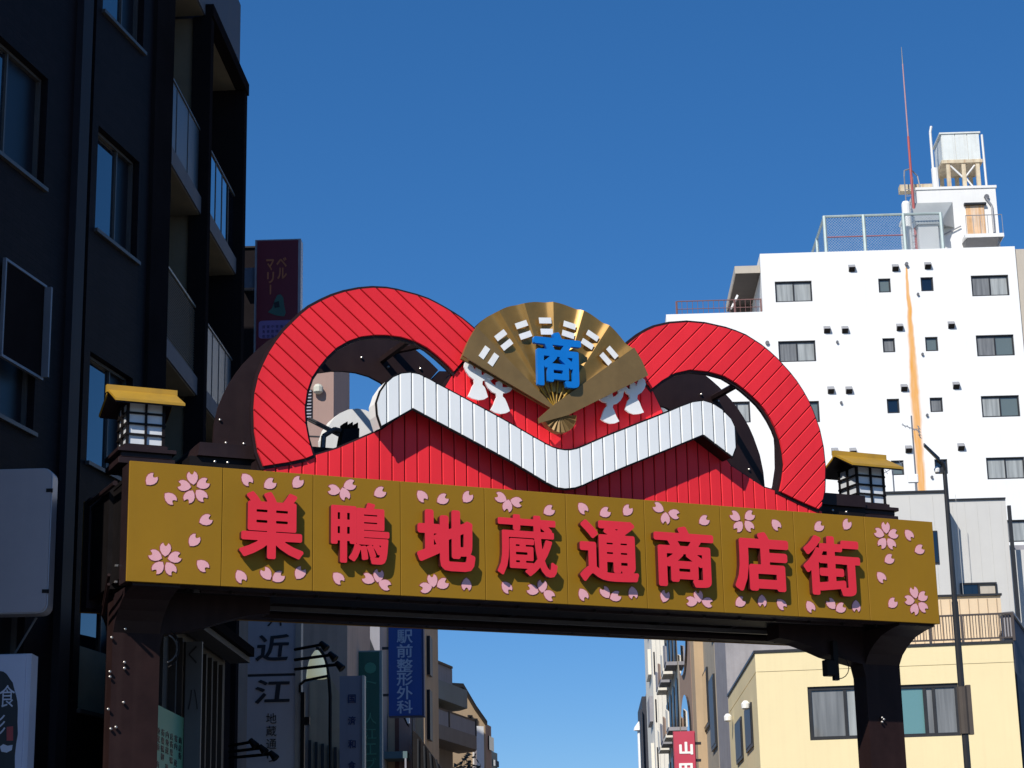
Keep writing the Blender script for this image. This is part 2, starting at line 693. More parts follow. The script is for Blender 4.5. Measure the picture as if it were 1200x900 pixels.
def wall_holes(mb, u0, u1, w0, w1, holes, depth, v=0.0):
    """front skin of a wall at v with rectangular openings and their reveals"""
    us = sorted({u0, u1, *[h[0] for h in holes], *[h[2] for h in holes]})
    ws = sorted({w0, w1, *[h[1] for h in holes], *[h[3] for h in holes]})
    us = [x for x in us if u0 - 1e-6 <= x <= u1 + 1e-6]
    ws = [x for x in ws if w0 - 1e-6 <= x <= w1 + 1e-6]
    for i in range(len(us) - 1):
        for j in range(len(ws) - 1):
            a, b, c, d = us[i], us[i + 1], ws[j], ws[j + 1]
            mu, mw = (a + b) / 2, (c + d) / 2
            if any(h[0] < mu < h[2] and h[1] < mw < h[3] for h in holes): continue
            mb.add([(a, v, c), (b, v, c), (b, v, d), (a, v, d)], [(0, 1, 2, 3)])
    for h in holes:
        a, c, b, d = h[:4]
        a, b = max(a, u0), min(b, u1)
        p = [(a, v, c), (b, v, c), (b, v, d), (a, v, d)]
        q = [(x, v + depth, z) for x, _, z in p]
        mb.add(p + q, [(0, 4, 5, 1), (1, 5, 6, 2), (2, 6, 7, 3), (3, 7, 4, 0)])
    return mb


def frame_ring(mb, a, c, b, d, t, v0, v1):
    mb.box(a, b, v0, v1, c, c + t)
    mb.box(a, b, v0, v1, d - t, d)
    mb.box(a, a + t, v0, v1, c + t, d - t)
    mb.box(b - t, b, v0, v1, c + t, d - t)
    return mb


def window(parent, hole, depth, frame_m, panes, split=(0.5,), fw=0.05, name='window', sill=None, rail=None):
    """part: frame with mullions; sub-parts: one pane per light"""
    a, c, b, d = hole
    mb = MB()
    frame_ring(mb, a, c, b, d, fw, depth - 0.06, depth)
    xs = [a + fw] + [a + (b - a) * s for s in split] + [b - fw]
    for s in xs[1:-1]:
        mb.box(s - fw * 0.45, s + fw * 0.45, depth - 0.05, depth, c + fw, d - fw)
    if sill: mb.box(a - 0.03, b + 0.03, -0.05, depth - 0.061, c - 0.035, c + 0.012)
    fo = mb.build(name, frame_m, parent)
    for i in range(len(xs) - 1):
        p = MB()
        dv = depth - 0.02 + 0.012 * (i % 2)
        p.box(xs[i] - 0.004 + fw * 0.4 * (i > 0), xs[i + 1] + 0.004 - fw * 0.4 * (i < len(xs) - 2), dv, dv + 0.008, c + fw, d - fw)
        p.build('pane', panes[i % len(panes)], fo)
    return fo


# ================================================================ GROUND
M_ASPH = mat('asphalt', (0.052, 0.052, 0.054), 0.85, 0, 0.2, 1.5, bump=0.3, bscale=60)
M_PAVE = mat('pavement_slabs', (0.22, 0.21, 0.20), 0.8, 0, 0.12, 2, bump=0.2, bscale=30)
M_GROUND = mat('far_ground', (0.16, 0.155, 0.14), 0.9, 0, 0.2, 0.05)
M_PAINTW = mat('road_paint', (0.75, 0.75, 0.72), 0.6)
g = MB().add([(-3000, -3000, 0), (3000, -3000, 0), (3000, 3000, 0), (-3000, 3000, 0)], [(0, 1, 2, 3)]).build('ground', M_GROUND)
tag(g, kind='structure')
g = MB().add([(-3.2, -60, .004), (4.6, -60, .004), (8.2, 160, .004), (0.4, 160, .004)], [(0, 1, 2, 3)]).build('road', M_ASPH)
tag(g, kind='structure')
g = MB().hexa([(-4.9, -60, 0.002), (-3.2, -60, 0.002), (.4, 160, 0.002), (-1.3, 160, 0.002), (-4.9, -60, .14), (-3.2, -60, .14), (.4, 160, .14), (-1.3, 160, .14)]).build('pavement', M_PAVE)
tag(g, kind='structure')
g = MB().hexa([(4.6, -60, 0.002), (6.6, -60, 0.002), (10.2, 160, 0.002), (8.2, 160, 0.002), (4.6, -60, .14), (6.6, -60, .14), (10.2, 160, .14), (8.2, 160, .14)]).build('pavement', M_PAVE)
tag(g, kind='structure')
mb = MB()
for s0, s1 in ((-3.0, 0.6), (4.4, 8.0)):
    f = lambda y: s0 + (s1 - s0) * (y + 60) / 220
    mb.add([(f(-60), -60, .008), (f(-60) + .12, -60, .008), (f(160) + .12, 160, .008), (f(160), 160, .008)], [(0, 1, 2, 3)])
tag(mb.build('road_marking', M_PAINTW), kind='structure')

# ================================================================ THE GATE
G = Frame.at(620, 706, 23.0, 65.7)
G.O = G.O + G.x * G.u(147.6, 680.9)            # u = 0 at the left end of the gold panels
GW, WB, WT = 10.208, 5.364, 6.652               # width, bottom and top of the gold fascia
PP = GW / 10
gate = thing('shopping_street_gate', G, 'wide gold, red and white archway sign spanning the shopping street on brown columns', 'archway sign')

# gold fascia panels
for i in range(10):
    MB().box(i * PP + 0.003, (i + 1) * PP - 0.003, 0.0, 0.03, WB, WT).build('gold_panel', M_GOLD, gate, bevel=0.004)
mb = MB()
mb.box(0.004, GW - 0.004, 0.031, 0.33, WB + 0.006, WT - 0.01)
mb.build('front_fascia_box', M_BROWN, gate)
mb = MB()
mb.box(0.004, GW - 0.004, 1.87, 2.17, WB + 0.006, WT - 0.01)
mb.build('rear_fascia_box', M_BROWN, gate)
for i in range(10):
    MB().box(i * PP + 0.003, (i + 1) * PP - 0.003, 2.171, 2.20, WB, WT).build('gold_panel', M_GOLD, gate)
# under-deck: main beam, cross ribs and long angle bars
mb = MB()
mb.box(-0.02, GW + 0.02, 0.80, 1.20, WB + 0.05, WT - 0.12)
mb.box(0.02, GW - 0.02, 0.331, 1.869, WT - 0.16, WT - 0.121)
mb.build('main_beam', M_BLACK, gate)
for i in range(11):
    a = min(max(i * PP, 0.06), GW - 0.06)
    for v0, v1 in ((0.331, 0.799), (1.201, 1.869)):
        MB().box(a - 0.03, a + 0.03, v0, v1, WB + 0.10, WT - 0.161).build('cross_rib', M_BLACK, gate)
for v, dw in ((0.345, 0.0), (0.62, 0.05), (1.38, 0.02), (1.80, 0.0)):
    MB().box(0.9, GW - 0.9, v, v + 0.055, WB + dw - 0.018, WB + dw + 0.03).build('soffit_rail', M_GREYS if v in (0.62, 1.38) else M_BROWN, gate)
for k in range(21):
    for v in (1.90, 0.30):
        MB().lathe((0.25 + k * 0.485, v, WB - 0.02), [(0.022, 0), (0.022, 0.03)], 6).build('bolt', M_BLACK, gate)

# characters
CH = [('巣', 281.6, 576, 356.7, 654.6), ('鴨', 388.7, 588, 457.3, 660), ('地', 489.7, 596.7, 557.8, 668.5), ('蔵', 583.8, 603, 654, 675),
      ('通', 680.4, 609.5, 749, 681.8), ('商', 768, 616.6, 838, 687.6), ('店', 862, 623, 926, 693), ('街', 943, 628, 1009.6, 697.5)]
OFFS = dict(zip('巣鴨地蔵通商店街', (.030, .024, .042, .022, .032, .034, .044, .034)))
for ch, x0, y0, x1, y1 in CH:
    ym, xm = (y0 + y1) / 2, (x0 + x1) / 2
    bx = (G.u(x0, ym, -.13), G.w(xm, y1, -.13), G.u(x1, ym, -.13), G.w(xm, y0, -.13))
    glyph('character', ch, bx, -0.105, -0.035, M_LETTER, gate, off=OFFS[ch], side=M_LETTERSIDE)


# cherry petals: a pink plate on a plum outline
def petal_mesh(s, name, m, v0, v1):
    pts = [(0, 0), (.045, .03), (.075, .075), (.082, .12), (.068, .158), (.040, .182), (.020, .150), (0, .138), (-.020, .150), (-.040, .182), (-.068, .158), (-.082, .12), (-.075, .075), (-.045, .03)]
    c = 0.09
    mb = MB()
    mb.prism([(x * s * .92, (y - c) * s) for x, y in pts], v0, v1)
    return mb.mesh(name, m)


PET_A = petal_mesh(0.79, 'petal', M_PINK, -0.009, -0.004)
PET_B = petal_mesh(0.89, 'petal_outline', M_PLUM, -0.004, 0.004)


def petal(px, py, ang, r=0.0):
    u, w_ = G.uw(px, py)
    a = rad(ang)
    u += math.cos(a) * r
    w_ += math.sin(a) * r
    ob = link_mesh('petal', PET_A, gate, (u, 0, w_))
    ob.rotation_euler = (0, math.pi / 2 - a, 0)
    oc = link_mesh('outline', PET_B, ob)


Z7 = lambda x, y: (140 + x / 3.53, 520 + y / 3.53)
Z8 = lambda x, y: (460 + x / 3.53, 550 + y / 3.53)
Z9 = lambda x, y: (780 + x / 3.53, 560 + y / 3.53)
for f in (Z7(308, 183), Z7(187, 480), Z9(912, 242), Z9(1038, 510)):
    a0 = {0: 100, 1: 88, 2: 90, 3: 105}[(Z7(308, 183), Z7(187, 480), Z9(912, 242), Z9(1038, 510)).index(f)]
    for k in range(5):
        petal(*f, a0 + 72 * k, 0.105)
for z, L_ in ((Z7, [(130, 150, 50), (208, 225, -40), (355, 317, 25), (307, 402, 55), (342, 503, -40), (525, 147, -50), (620, 168, 35), (735, 162, 50), (500, 548, -60),
                    (888, 192, 175), (950, 172, 22), (930, 207, -70), (1075, 203, 30), (608, 540, 125), (655, 553, 35), (745, 537, 60), (903, 555, -45), (1030, 560, 160), (1070, 548, 80), (1095, 583, -20)]),
              (Z8, [(120, 110, -50), (205, 125, 30), (308, 117, 50), (448, 118, 160), (510, 135, -10), (475, 150, -100), (645, 172, 30), (785, 160, -50), (877, 180, 30), (970, 172, 50),
                    (1100, 160, 155), (1162, 185, -10), (1128, 202, -95), (138, 490, 190), (165, 462, 100), (205, 475, 30), (305, 475, -90), (470, 487, -50), (580, 500, 165), (618, 485, 85), (645, 520, -30),
                    (787, 517, -60), (880, 511, 125), (920, 527, 25), (993, 510, -80), (1125, 527, 70)]),
              (Z9, [(157, 178, 30), (288, 160, 150), (345, 158, 32), (343, 198, -50), (302, 200, -130), (455, 193, -50), (632, 203, 35), (748, 195, 55), (108, 512, 178), (135, 492, 95), (170, 515, -10),
                    (307, 515, 35), (398, 508, -90), (477, 522, -45), (597, 532, -60), (685, 523, 130), (722, 540, 30), (787, 530, -90), (1005, 235, -50), (1048, 298, 25), (923, 338, 30), (890, 410, -50), (937, 520, 40)])):
    for x, y, a in L_:
        petal(*z(x, y), a)

# --- outline traces (photo pixels) of the red rings, pediment and white band, put on the boards' own planes
VR = 0.35
RL_OUT = [(307.3, 547.8), (300.6, 530.5), (296.6, 506.5), (295.8, 479.9), (297.1, 461.2), (301.9, 439.9), (308, 425.2), (314.7, 411.9), (323.3, 398.6), (332.6, 386.6), (343.2, 376), (352, 367.5), (361.7, 359.7), (375.7, 352.2),
          (388.5, 346.4), (402.5, 341.9), (420, 338.4), (436.3, 337), (452.7, 337.8), (465, 340), (476, 342.9), (489, 346.3), (501.7, 350.8), (512, 356), (522.7, 362), (532, 367.6), (541.3, 373.7), (549, 380), (556.5, 386.5), (566, 396)]
RL_IN = [(531, 437.5), (523.8, 429.7), (511, 418), (499.3, 408.7), (485.3, 401.2), (469, 396.3), (452.7, 394.2), (438.7, 394), (422.3, 396), (408.3, 400.8), (394.3, 408.9), (382.7, 420), (373.3, 431.8), (365.2, 444), (359.8, 460), (357.2, 478.7), (358.2, 497.3), (361.5, 515), (367.2, 534.5), (357.9, 538.5), (336.6, 543.3)]
RR_OUT = [(725, 412), (737.5, 400.5), (748, 392.3), (757, 387), (766, 383), (784, 378.8), (805, 377.3), (826, 379.1), (850, 384.5), (862, 388.5), (874, 393.5), (892, 405), (901, 412.4), (910, 420.5), (925, 437), (933, 447.2), (940, 458), (946.5, 469.5), (952, 482), (959.5, 503), (964, 524), (966.5, 548), (965.8, 575), (962, 594), (958, 598)]
RR_IN = [(934, 587.5), (911.5, 576.5), (914.5, 563), (916.8, 545), (915, 530), (912.3, 517), (907, 503), (901.5, 492.3), (895, 482), (888, 473.2), (880, 465.5), (871, 457.6), (862, 450.7), (847, 441.8), (829, 436.8), (808, 434.6), (790, 438.6), (775, 447.3), (763, 457)]
ringL = G.poly(RL_OUT + RL_IN, VR)
ringR = G.poly(RR_OUT + RR_IN, VR)
VP_ = 0.385
PED = G.poly([(305, 552), (336.6, 542.8), (367.2, 534.5), (394, 526.5), (446.8, 504), (484, 478), (520, 496), (655, 552), (760, 520), (824.4, 505), (856, 546.5), (894, 571.5), (911, 576.5), (934, 587.5), (962, 600)], VP_)
PED = PED + [(PED[-1][0], WT - 0.15), (PED[0][0], WT - 0.15)]
CEN = G.poly([(517, 462), (530, 440), (552, 418), (570, 400), (735, 405), (752, 430), (763, 457), (776, 484), (790, 500), (655, 560)], VP_)
VB = 0.10
BAND = G.poly([(447.5, 498.6), (443.4, 486), (442.3, 472), (446.6, 459), (453.8, 448.6), (461, 442.2), (470.5, 438), (481.5, 436.9), (491, 438.8), (503.6, 444.9), (512.4, 450), (544.4, 467.1), (583.5, 488.4), (600, 497.7), (624.9, 512.3), (640.4, 521), (648, 524.7), (655, 526.7), (662.2, 527.9),
               (669, 527.8), (676, 526.3), (684, 523.2), (708.9, 512.3), (746.2, 497.5), (779.9, 484.3), (797.8, 476.7), (812, 471.5), (824.4, 469.9), (835.1, 473.1), (845.8, 480), (856.4, 490.9), (861.5, 501.6), (863.2, 512.2), (862, 524), (858.2, 534.4),
               (824.4, 508.7), (779.9, 527), (735.3, 545), (696.4, 561.5), (684, 567.5), (674, 571), (662.2, 572.2), (652, 570.5), (641, 565), (600, 540.2), (484, 477.9)], VB)

d_l = (Vector(G.uw(510, 450, VR)) - Vector(G.uw(410, 354, VR))).normalized()
n_l = Vector((-d_l.y, d_l.x))
if n_l.x < 0: n_l = -n_l
a_l = [Vector(G.uw(*p, VR)).dot(n_l) for p in ((387.2, 345.3), (296.1, 479.9))]
d_r = (Vector(G.uw(880, 405, VR)) - Vector(G.uw(795, 494, VR))).normalized()
n_r = Vector((-d_r.y, d_r.x))
if n_r.x < 0: n_r = -n_r
a_r = [Vector(G.uw(*p, VR)).dot(n_r) for p in ((804.3, 379), (879.4, 404.7))]
planks('red_board', offset_poly(ringL, -0.012), d_l, abs(a_l[0] - a_l[1]) / 11, 0.012, VR - 0.03, VR + 0.02, 0.006, M_RED, gate, phase=a_l[0])
planks('red_board', offset_poly(ringR, -0.012), d_r, abs(a_r[0] - a_r[1]) / 5, 0.012, VR - 0.03, VR + 0.02, 0.006, M_RED, gate, phase=a_r[0])
planks('red_board', PED, (0, 1), 0.1532, 0.013, VP_ - 0.02, VP_ + 0.02, 0.007, M_RED, gate, phase=2.802)
planks('red_board', CEN, (0, 1), 0.1532, 0.013, VP_ - 0.02, VP_ + 0.02, 0.007, M_RED, gate, phase=2.802)
b0, b1 = G.u(453.8, 470, VB), G.u(597.6, 520, VB)
planks('white_board', BAND, (0, 1), (b1 - b0) / 10, 0.008, VB, VB + 0.05, 0.012, M_WHITEP, gate, phase=b0)


def board_frame(name, poly, off, v0, v1, m, parent=gate):
    return MB().prism(offset_poly(poly, off), v0, v1).build(name, m, parent)


board_frame('ring_frame', ringL, 0.022, VR + 0.005, VR + 0.05, M_BROWN)
board_frame('ring_frame', ringR, 0.022, VR + 0.004, VR + 0.05, M_BROWN)
board_frame('ring_backing', ringL, -0.010, VR + 0.001, VR + 0.004, M_REDDARK)
board_frame('ring_backing', ringR, -0.010, VR + 0.000, VR + 0.003, M_REDDARK)
board_frame('pediment_frame', PED, 0.022, VP_ + 0.002, VP_ + 0.14, M_BROWN)
board_frame('centre_frame', CEN, 0.022, VP_ + 0.006, VP_ + 0.13, M_BROWN)
board_frame('band_rim', BAND, 0.020, VB + 0.012, VB + 0.032, M_BLACK)
bo_ = offset_poly(BAND, 0.010)
mw, mbn = MB(), MB()
for k in range(len(bo_)):
    a_, b_ = bo_[k], bo_[(k + 1) % len(bo_)]
    q_ = [(a_[0], VB + .032, a_[1]), (b_[0], VB + .032, b_[1]), (b_[0], VP_ - .03, b_[1]), (a_[0], VP_ - .03, a_[1])]
    if k < 34: mw.add(q_, [(0, 1, 2, 3)])
    elif k == 34: mbn.add(q_, [(0, 1, 2, 3)])
mw.build('band_side', M_WHITE, gate)
mbn.build('band_end_plate', M_BROWNL, gate)
for px_, py_ in ((500, 470), (560, 500), (620, 535), (700, 535), (770, 505), (820, 490)):
    u, w_ = G.uw(px_, py_, VB)
    MB().tube((u, VB + .03, w_), (u, VP_, w_), .02).build('standoff', M_BLACK, gate)

# the rear face of the archway repeats the outline
VQ = 1.83
for nm, pl, m, a, b in (('rear_ring', ringL, M_BROWN, VQ, VQ + .05), ('rear_ring', ringR, M_BROWN, VQ + .002, VQ + .052), ('rear_pediment', PED, M_BROWN, VQ + .01, VQ + .045), ('rear_centre_board', CEN, M_BROWN, VQ + .012, VQ + .043), ('rear_band', BAND, M_WHITE, VQ + .06, VQ + .28)):
    board_frame(nm, pl, 0.022, a, b, m)
# ties between the two faces
for px, py in ((413, 372), (500, 383), (745, 430)):
    u, w_ = G.uw(px, py, VR)
    MB().box(u - .03, u + .03, VR + .05, VQ + .01, w_ - .03, w_ + .03).build('tie_beam', M_BROWN, gate)
for (a, b) in (((548, 392), (512, 372)), ((757, 400), (800, 388)), ((872, 446), (905, 432))):
    u0, w0 = G.uw(*a, VR)
    u1, w1 = G.uw(*b, VR)
    MB().tube((u0, VR + .045, w0), (u1, VQ + .03, w1), 0.045, 6).build('brace', M_BROWN, gate)
# plates that close the ring at the sides, with bolts
for px, py, v in ((424, 419, VQ), (455, 430, VQ), (493, 432, VQ), (265, 519, VQ), (286, 520, VQ), (258, 492, VQ), (822, 462, VQ), (842, 470, VQ), (870, 575, VQ), (878, 550, VQ), (252, 541, 0.58), (267, 542, 0.58), (976, 598, .58), (992, 600, .58),
                  (137, 664, .0), (136, 683, .0), (131, 747, .84), (147, 737, .84), (146, 776, .84), (146, 783, .84), (129, 787, .84), (129, 793, .84), (145, 823, .84), (127, 831, .84), (130, 854, .84), (136, 852, .84),
                  (1034, 841, .84), (1034, 846, .84), (1036, 843, .84)):
    if v == 0.0:
        v_, w_ = G.vw(px, py, -.012)
        MB().lathe((-0.014, v_, w_), [(0.022, 0), (0.022, 0.02)], 6).build('bolt', M_STEEL, gate)
        continue
    u, w_ = G.uw(px, py, v - .02)
    mb = MB().lathe((u, v - .03, w_), [(0.008, 0), (0.015, 0.005), (0.015, 0.031)], 8, axis='v')
    mb.build('bolt', M_STEEL, gate)

# deck boxes carrying rings and lanterns
VD = 0.58
uL, uR = G.u(232, 534, VD), G.u(1014, 585, VD)
wt, wm = G.w(250, 519, VD), G.w(250, 534.5, VD)
mb = MB()
mb.hexa([(uL, VD, wm), (uR, VD, wm), (uR, 1.68, wm), (uL - .1, 1.68, wm), (uL + .02, VD, wt), (uR, VD, wt), (uR, 1.68, wt), (uL + .02, 1.68, wt)])
mb.build('deck_box', M_BROWN, gate)
mb = MB().box(uL - .08, uR + .02, VD + .05, 1.6, WT - .13, wm - .002)
mb.build('deck_plinth', M_BLACK, gate)
# edge plate inside the right ring
pts_ = [(915.5, 500), (917, 520), (917.5, 545), (914.5, 566), (911, 577)]
mb = MB()
for p_, q_ in zip(pts_, pts_[1:]):
    (a_, b_), (c_, d_) = G.uw(*p_, VR), G.uw(*q_, VR)
    mb.hexa([(a_, VR + .01, b_), (a_ + .02, VR + .01, b_), (a_ + .02, VR + .20, b_), (a_, VR + .20, b_), (c_, VR + .01, d_), (c_ + .02, VR + .01, d_), (c_ + .02, VR + .20, d_), (c_, VR + .20, d_)])
mb.build('edge_plate', M_BROWN, gate)
# cover plates between front and rear rings low at both sides
for s, (px, py) in enumerate(((305, 535), (956, 590))):
    u, w_ = G.uw(px, py, VR)
    MB().box(u - .02, u + .02, VR + .05, VQ, WT - .1, w_ - .02).build('side_plate', M_BROWN, gate)

# columns with flared heads
VC0, VC1 = 0.86, 1.14
HR = [G.vw(x, y, 10.16) for x, y in ((1058, 768), (1064, 758), (1073, 747), (1085, 739), (1097, 734))]
HL = [G.uw(x, y, VC0) for x, y in ((1003, 778), (985, 773), (965, 767), (945, 758), (925, 751), (905, 747))]
for side in (0, 1):
    mir = (lambda p: p) if side else (lambda p: (GW + 0.03 - p[0], p[1]))
    u_out, u_in = 10.16, 9.64
    pts = [(u_in, 0), (u_out, 0), (u_out, WB + .12)]
    pts += [(HL[-1][0] + .1, WB + .12)] + [(p[0] + .1, p[1]) for p in HL[::-1]] + [(u_in, HL[0][1] - .15)]
    pts = [mir(p) for p in pts]
    mb = MB().prism(pts, VC0, VC1)
    mb.build('column', M_BROWNL, gate)
    a = sorted((mir((u_in, 0))[0], mir((u_out, 0))[0]))
    prof = [(VC0 - .001, HR[0][1] - .12)] + [(min(VC0 - .002, max(0.06, p[0])), p[1]) for p in HR] + [(0.06, WB + .005), (VC0 - .001, WB + .005)]
    MB().prism(prof, a[0] + .004, a[1] - .004, axis='u').build('bracket', M_BROWN, gate)
    prof = [(2.0 - p[0], p[1]) for p in prof]
    MB().prism(prof, a[0] + .004, a[1] - .004, axis='u').build('bracket', M_BROWN, gate)
    MB().box(a[0] - .12, a[1] + .12, VC0 - .12, VC1 + .12, 0.0, 0.25).build('column_base', M_BROWN, gate, bevel=.01)

# end brackets on the left
for (a, b) in (((105, 590, 1.6), (135, 566, .34)),):
    p = G.uw(a[0], a[1], a[2]); q = G.uw(b[0], b[1], b[2])
    MB().tube((p[0] - .0, a[2], p[1]), (q[0], b[2], q[1]), .03).build('end_brace', M_BROWN, gate)
p0 = (0.03, .5, WB + .02)
for dw in (0, .1):
    MB().tube((-0.10, .35, WB + .12 - dw), (0.0, 1.0, WB - .10 - dw), .018).build('end_brace', M_BROWNL, gate)
for k, r_ in enumerate((.16, .22)):
    mb = MB()
    c = G.uw(190, 760, .8)
    pts = []
    for t in range(9):
        a = rad(-70 + t * 17)
        pts.append((c[0] + .16 * math.cos(a) * (1 + k * .1), .78 - k * .02, c[1] + r_ * math.sin(a)))
    mb.path(pts, .009, 5)
    mb.build('cable', M_GREYS if k == 0 else M_BLACK, gate)

# ---------------------------------------------------------------- folding fan emblem
VF = 0.16
piv = Vector(G.uw(650.5, 480, VF))
fan_out = [Vector(p) for p in G.poly([(541, 417.5), (557, 383.6), (584.5, 364.3), (614, 355.6), (648, 354), (684, 364.2), (714, 381.5), (741, 408.5), (757.5, 441)], VF)]
mb = MB()
bk = [piv + (p - piv) * .985 for p in fan_out]
arc = []
for i in range(len(bk) - 1):
    arc += [bk[i], (bk[i] + bk[i + 1]) / 2 + ((bk[i] + bk[i + 1]) / 2 - piv).normalized() * .012]
arc.append(bk[-1])
mb.prism([tuple(piv)] + [tuple(p) for p in arc], VF + .062, VF + .10)
fan = mb.build('fan', M_FAN2, gate)


def pol(c, k): return c + (k - c) * 1.0


for i in range(1, 7):
    A, B = fan_out[i], fan_out[i + 1]
    r0, amp = .16, .06
    ns = 12
    mb = MB()
    prof = []
    for t in range(ns + 1):
        f = t / ns
        d = amp * math.sin(f / .76 * math.pi / 2) ** 1.3 if f < .76 else amp * (.5 + .5 * math.cos((f - .76) / .24 * math.pi * .93)) 
        if t == ns: d = 0
        p = A + (B - A) * f
        p = p + (p - piv).normalized() * (.022 * math.sin(math.pi * f))
        prof.append((p, d))
    rows = (r0, .4, .7, 1.0)
    for t in range(ns):
        (P0, d0), (P1, d1) = prof[t], prof[t + 1]
        for ra_, rb2 in zip(rows, rows[1:]):
            c_ = []
            for P_, d_, fr_ in ((P0, d0, ra_), (P1, d1, ra_), (P1, d1, rb2), (P0, d0, rb2)):
                x_ = piv + (P_ - piv) * fr_
                c_.append((x_.x, VF - .01 + d_ * fr_, x_.y))
            mb.add(c_, [(0, 1, 2, 3)])
    me_ = mb.mesh('pleat', M_FAN, True)
    bm = bmesh.new(); bm.from_mesh(me_)
    bmesh.ops.remove_doubles(bm, verts=bm.verts, dist=1e-4)
    bmesh.ops.recalc_face_normals(bm, faces=bm.faces)
    if sum(f.normal.y for f in bm.faces) > 0: bmesh.ops.reverse_faces(bm, faces=bm.faces)
    bm.to_mesh(me_); bm.free()
    for p_ in me_.polygons: p_.use_smooth = True
    link_mesh('pleat', me_, fan)
    mb = MB()
    for t in range(ns):
        (P0, d0), (P1, d1) = prof[t], prof[t + 1]
        mb.add([(P0.x, VF - .01 + d0, P0.y), (P1.x, VF - .01 + d1, P1.y), (P1.x, VF + .1, P1.y), (P0.x, VF + .1, P0.y)], [(0, 1, 2, 3)])
    mb.build('rim', M_BROWN, fan)
# guards and ribs
A, B = fan_out[0], fan_out[1]
MB().prism([tuple(piv + (A - piv) * .04 + Vector((0, -.03))), tuple(A), tuple((A + B) / 2 + ((A + B) / 2 - piv).normalized() * .014), tuple(B), tuple(piv + (B - piv) * .04)], VF - .035, VF - .01).build('guard', M_FAN2, fan)
tail = Vector(G.uw(631, 494, VF))
A, B = fan_out[7], fan_out[8]
MB().prism([tuple(tail + Vector((-.01, -.03))), tuple(G.uw(664, 487.5, VF)), tuple(B), tuple((A + B) / 2 + ((A + B) / 2 - piv).normalized() * .014), tuple(A), tuple(G.uw(649, 474, VF)), tuple(tail + Vector((-.015, .03)))], VF - .05, VF - .015).build('guard', M_FAN2, fan)
for k, (x, y) in enumerate(((637, 449), (645, 449), (653, 449), (661, 451), (669, 453), (629, 450))):
    p = Vector(G.uw(x, y, VF))
    e = piv + (p - piv).normalized() * .42
    MB().tube((piv.x, VF - .014, piv.y), (e.x, VF - .018, e.y), .006, 5, .013).build('rib', M_ROOFGOLD, fan)
ct = Vector(G.uw(654.7, 487, VF))
mb = MB()
cols = 9
prev = None
for k in range(cols + 1):
    a = rad(188 + k * 19.5)
    q = ct + Vector((math.cos(a) * .215, math.sin(a) * .215))
    if prev is not None:
        mb.add([(ct.x, VF - .03, ct.y), (prev.x, VF - .04, prev.y), ((prev.x + q.x) / 2, VF - .005, (prev.y + q.y) / 2 - .004), (q.x, VF - .04, q.y)], [(0, 1, 2), (0, 2, 3)])
        mb.add([(prev.x, VF - .04, prev.y), (q.x, VF - .04, q.y), (q.x, VF + .06, q.y), (prev.x, VF + .06, prev.y)], [(0, 1, 2, 3)])
    prev = q
mb.build('tail', M_FAN2, fan)
F5 = lambda x, y: (520 + x / 3.6, 330 + y / 3.6)
for si, (x, y) in enumerate(((170, 300), (208, 330), (242, 225), (268, 265), (330, 180), (347, 225), (430, 163), (437, 210), (533, 183), (527, 222), (630, 227), (608, 262), (713, 298), (685, 325))):
    sv = VF - .042 if si < 2 else VF - .020
    c = Vector(G.uw(*F5(x, y), VF - .03))
    rd = (c - piv).normalized()
    tn = Vector((rd.y, -rd.x))
    hl, hw = .080, .036
    MB().prism([tuple(c + tn * hl * a + rd * hw * b) for a, b in ((-1, -1), (1, -1), (1, 1), (-1, 1))], sv, sv + .006).build('stripe', M_WHITE, fan)
glyph('character', '商', (G.u(626.2, 420, .05), G.w(653, 453.2, .05), G.u(681.2, 420, .05), G.w(653, 389.5, .05)), 0.045, 0.10, M_BLUE, fan, off=0.028)
for x, y in ((640, 405), (668, 405), (653, 435)):
    u, w_ = G.uw(x, y, .07)
    MB().tube((u, .09, w_), (u, VF + .07, w_), .012).build('standoff', M_BLACK, fan)

# white tassel cut-outs
T4 = lambda L_: [(540 + x / 9, 380 + y / 9) for x, y in L_]
T5 = lambda L_: [(520 + x / 3.6, 330 + y / 3.6) for x, y in L_]
TA = T4([(58, 388), (85, 395), (115, 420), (135, 470), (150, 500), (150, 462), (180, 455), (214, 482), (214, 538), (235, 535), (262, 512), (300, 540), (345, 572), (322, 590), (272, 562), (255, 590), (225, 603), (222, 640), (248, 668), (266, 720), (282, 770), (240, 795), (185, 802), (120, 785), (72, 762), (98, 710), (116, 660), (140, 625), (132, 585), (85, 548), (52, 500), (32, 450), (38, 405)])
TB = T5([(172, 384), (184, 376), (196, 392), (206, 396), (198, 404), (196, 418), (206, 432), (220, 440), (222, 424), (234, 418), (247, 428), (248, 446), (262, 446), (278, 443), (289, 452), (281, 463), (266, 470), (250, 471), (248, 484), (258, 494), (268, 516), (279, 546), (262, 555), (240, 558), (216, 552), (198, 541), (210, 520), (217, 500), (224, 486), (220, 472), (204, 466), (188, 450), (176, 430), (170, 406)])
